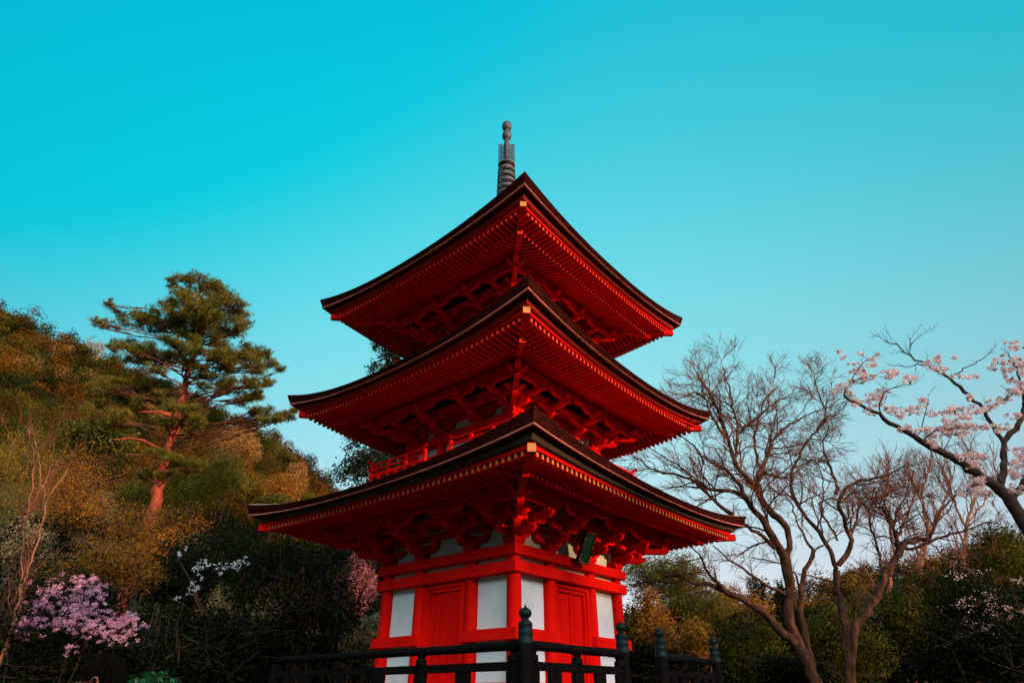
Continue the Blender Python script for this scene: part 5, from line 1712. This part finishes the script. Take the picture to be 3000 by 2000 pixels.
        b.v = b.v[:n0] + [(sg * (0.077 + z), -0.012 + x * 0.85, cz - 0.006 + y * 1.4) for x, y, z in b.v[n0:]]
        b.build('ear', skin, head)
        b = MB(); b.lathe([(0.001, -0.011), (0.008, -0.008), (0.011, 0), (0.008, 0.008), (0.001, 0.011)], sg * 0.031, 0.076, 14)
        b.v = [(x, y, z + cz + 0.002) for x, y, z in b.v]
        b.build('eye', M['plaster'], head)
    # hair: cap with fringe and nape, made of many fine strands over a close shell
    rng = np.random.default_rng(5)
    V = []
    for i in range(nv + 1):
        th = math.pi * 0.62 * i / nv
        for j in range(nu):
            ph = 2 * math.pi * j / nu
            y_ = math.cos(ph)
            lim = 0.40 + 0.30 * max(0, -y_) + 0.06 * abs(math.sin(ph))
            t2 = min(th, math.pi * lim)
            x, y, z = math.sin(t2) * math.sin(ph), math.sin(t2) * y_, math.cos(t2)
            V.append((0.087 * x, 0.107 * y - 0.004, 0.121 * z + cz + 0.002))
    hair = link('hair', np_mesh('hair', np.array(V), F, hairm, smooth=True), head)
    ls = []
    for _ in range(900):
        ph = rng.uniform(0, 2 * math.pi); y_ = math.cos(ph)
        lim = 0.44 + 0.28 * max(0, -y_) + 0.05 * abs(math.sin(ph))
        tt = np.linspace(rng.uniform(0.05, 0.25), lim * rng.uniform(0.85, 1.06), 6) * math.pi
        k = rng.uniform(1.0, 1.05)
        pts = np.stack([0.088 * k * np.sin(tt) * math.sin(ph + 0.1), 0.108 * k * np.sin(tt) * math.cos(ph) - 0.004, 0.122 * k * np.cos(tt) + cz + 0.002], 1)
        ls.append((pts, np.linspace(0.0016, 0.0006, 6)))
    Vh, Fh = tubes_np(ls, 3)
    o = link('strands', np_mesh('strands', Vh, Fh, hairm, smooth=True), head)
    o['kind'] = 'stuff'


build_person()

# ------------------------------------------------------------------ sky, sun, camera
w = bpy.data.worlds.new('World')
SC.world = w
w.use_nodes = True
nt = w.node_tree
bg = nt.nodes['Background']
sky = nt.nodes.new('ShaderNodeTexSky')
sky.sky_type = 'NISHITA'
sky.sun_disc = False
sky.sun_elevation = SUN_EL
sun_az = math.atan2(SUN_H[0], SUN_H[1])
sky.sun_rotation = sun_az
sky.air_density = 1.0
sky.dust_density = 1.5
sky.ozone_density = 1.0
tc = nt.nodes.new('ShaderNodeTexCoord')
sx = nt.nodes.new('ShaderNodeSeparateXYZ')
nt.links.new(tc.outputs['Generated'], sx.inputs[0])


def mth(op, a, b=None, c=None, clamp=False):
    n = nt.nodes.new('ShaderNodeMath')
    n.operation = op
    n.use_clamp = clamp
    for i, v in enumerate((a, b, c)):
        if v is None:
            continue
        if isinstance(v, (int, float)):
            n.inputs[i].default_value = v
        else:
            nt.links.new(v, n.inputs[i])
    return n.outputs[0]


dz = mth('MAXIMUM', sx.outputs['Z'], 0.0)
dx = sx.outputs['X']
dx2 = mth('MULTIPLY', dx, dx)
# clear cyan evening air, paler towards the horizon and the sun
low = mth('SUBTRACT', 1.0, dz)
dz2 = mth('MULTIPLY', dz, dz)
dxz = mth('MULTIPLY', dx, dz)


def sky_poly(c):
    v = mth('MULTIPLY_ADD', dz, c[1], c[0])
    for t, k in ((dx, c[2]), (dx2, c[3]), (dz2, c[4]), (dxz, c[5])):
        v = mth('ADD', v, mth('MULTIPLY', t, k))
    return v


rv = sky_poly((0.957, -1.847, 0.049, -0.399, 0.848, 0.121))
# smooth floor at zero instead of a hard clip
R_ = mth('MULTIPLY', mth('ADD', rv, mth('SQRT', mth('MULTIPLY_ADD', rv, rv, 0.0002))), 0.5)
G_ = sky_poly((0.792, 0.275, 0.004, -0.440, -0.662, -0.003))
B_ = sky_poly((0.886, 0.155, -0.023, -0.376, -0.414, -0.014))
dots = mth('ADD', mth('MULTIPLY', dx, float(SUN_H[0])), mth('MULTIPLY', sx.outputs['Y'], float(SUN_H[1])))
mr = nt.nodes.new('ShaderNodeMapRange')
mr.interpolation_type = 'SMOOTHSTEP'
mr.inputs['From Min'].default_value = 0.20
mr.inputs['From Max'].default_value = 0.40
nt.links.new(dz, mr.inputs['Value'])
mid = mth('MULTIPLY', mth('MULTIPLY', mr.outputs[0], low), 2.3)
glow = mth('MULTIPLY', mth('MAXIMUM', mth('MULTIPLY_ADD', sx.outputs['Y'], -0.643, mth('MULTIPLY', dx, 0.766)), 0.0), mid)  # added brightness in the unseen sky, to lift the right-hand walls
glow = mth('MULTIPLY', glow, mth('MAXIMUM', mth('MULTIPLY', sx.outputs['Y'], -1.6), 0.0, None, True))
back = mth('MULTIPLY', mth('MAXIMUM', mth('MULTIPLY', sx.outputs['Y'], -1.0), 0.0), mid)  # added brightness behind the camera, unseen, to lift the left-hand walls
dull = mth('SUBTRACT', 1.0, mth('MULTIPLY', mth('MULTIPLY', mth('MULTIPLY', sx.outputs['Y'], -3.0, None, True), mth('SUBTRACT', 1.0, mr.outputs[0])), 0.72))  # low unseen sky behind the camera, dimmed to darken the brackets
R_, G_, B_ = mth('MULTIPLY', R_, dull), mth('MULTIPLY', G_, dull), mth('MULTIPLY', B_, dull)
R_ = mth('ADD', R_, mth('ADD', mth('MULTIPLY', glow, 8.6), mth('MULTIPLY', back, 0.38)))
G_ = mth('ADD', G_, mth('ADD', mth('MULTIPLY', glow, 6.1), mth('MULTIPLY', back, 0.62)))
B_ = mth('ADD', B_, mth('ADD', mth('MULTIPLY', glow, 5.6), mth('MULTIPLY', back, 0.65)))
cx = nt.nodes.new('ShaderNodeCombineXYZ')
for i, v in enumerate((R_, G_, B_)):
    nt.links.new(mth('MULTIPLY', v, 10.0), cx.inputs[i])
mix = nt.nodes.new('ShaderNodeMix')
mix.data_type = 'RGBA'
mix.inputs['Factor'].default_value = 0.02
nt.links.new(cx.outputs[0], mix.inputs['A'])
nt.links.new(sky.outputs[0], mix.inputs['B'])
nt.links.new(mix.outputs['Result'], bg.inputs['Color'])
bg.inputs['Strength'].default_value = 0.1

sd = bpy.data.lights.new('sun', 'SUN')
sd.energy = 5.0
sd.angle = math.radians(0.6)
sd.color = (1.0, 0.56, 0.27)
so = bpy.data.objects.new('sun', sd)
COL.objects.link(so)
dirv = Vector((SUN_H[0] * math.cos(SUN_EL), SUN_H[1] * math.cos(SUN_EL), math.sin(SUN_EL)))
so.rotation_euler = dirv.to_track_quat('Z', 'Y').to_euler()
so.location = (30, -25, 30)

cd = bpy.data.cameras.new('camera')
cd.sensor_width = 36.0
cd.lens = F_PX / 3000 * 36.0
cd.clip_end = 4000
cam = bpy.data.objects.new('camera', cd)
COL.objects.link(cam)
cam.location = (0, 0, CAM_Z)
cam.rotation_euler = (math.pi / 2 + PITCH, 0, 0)
SC.camera = cam

SC.view_settings.view_transform = 'Standard'
SC.view_settings.look = 'None'
SC.view_settings.exposure = 0.0
SC.view_settings.gamma = 1.0
SC.render.film_transparent = False
SC.cycles.max_bounces = 8
SC.cycles.diffuse_bounces = 2
SC.cycles.glossy_bounces = 2
SC.cycles.transmission_bounces = 3
SC.cycles.use_denoising = True
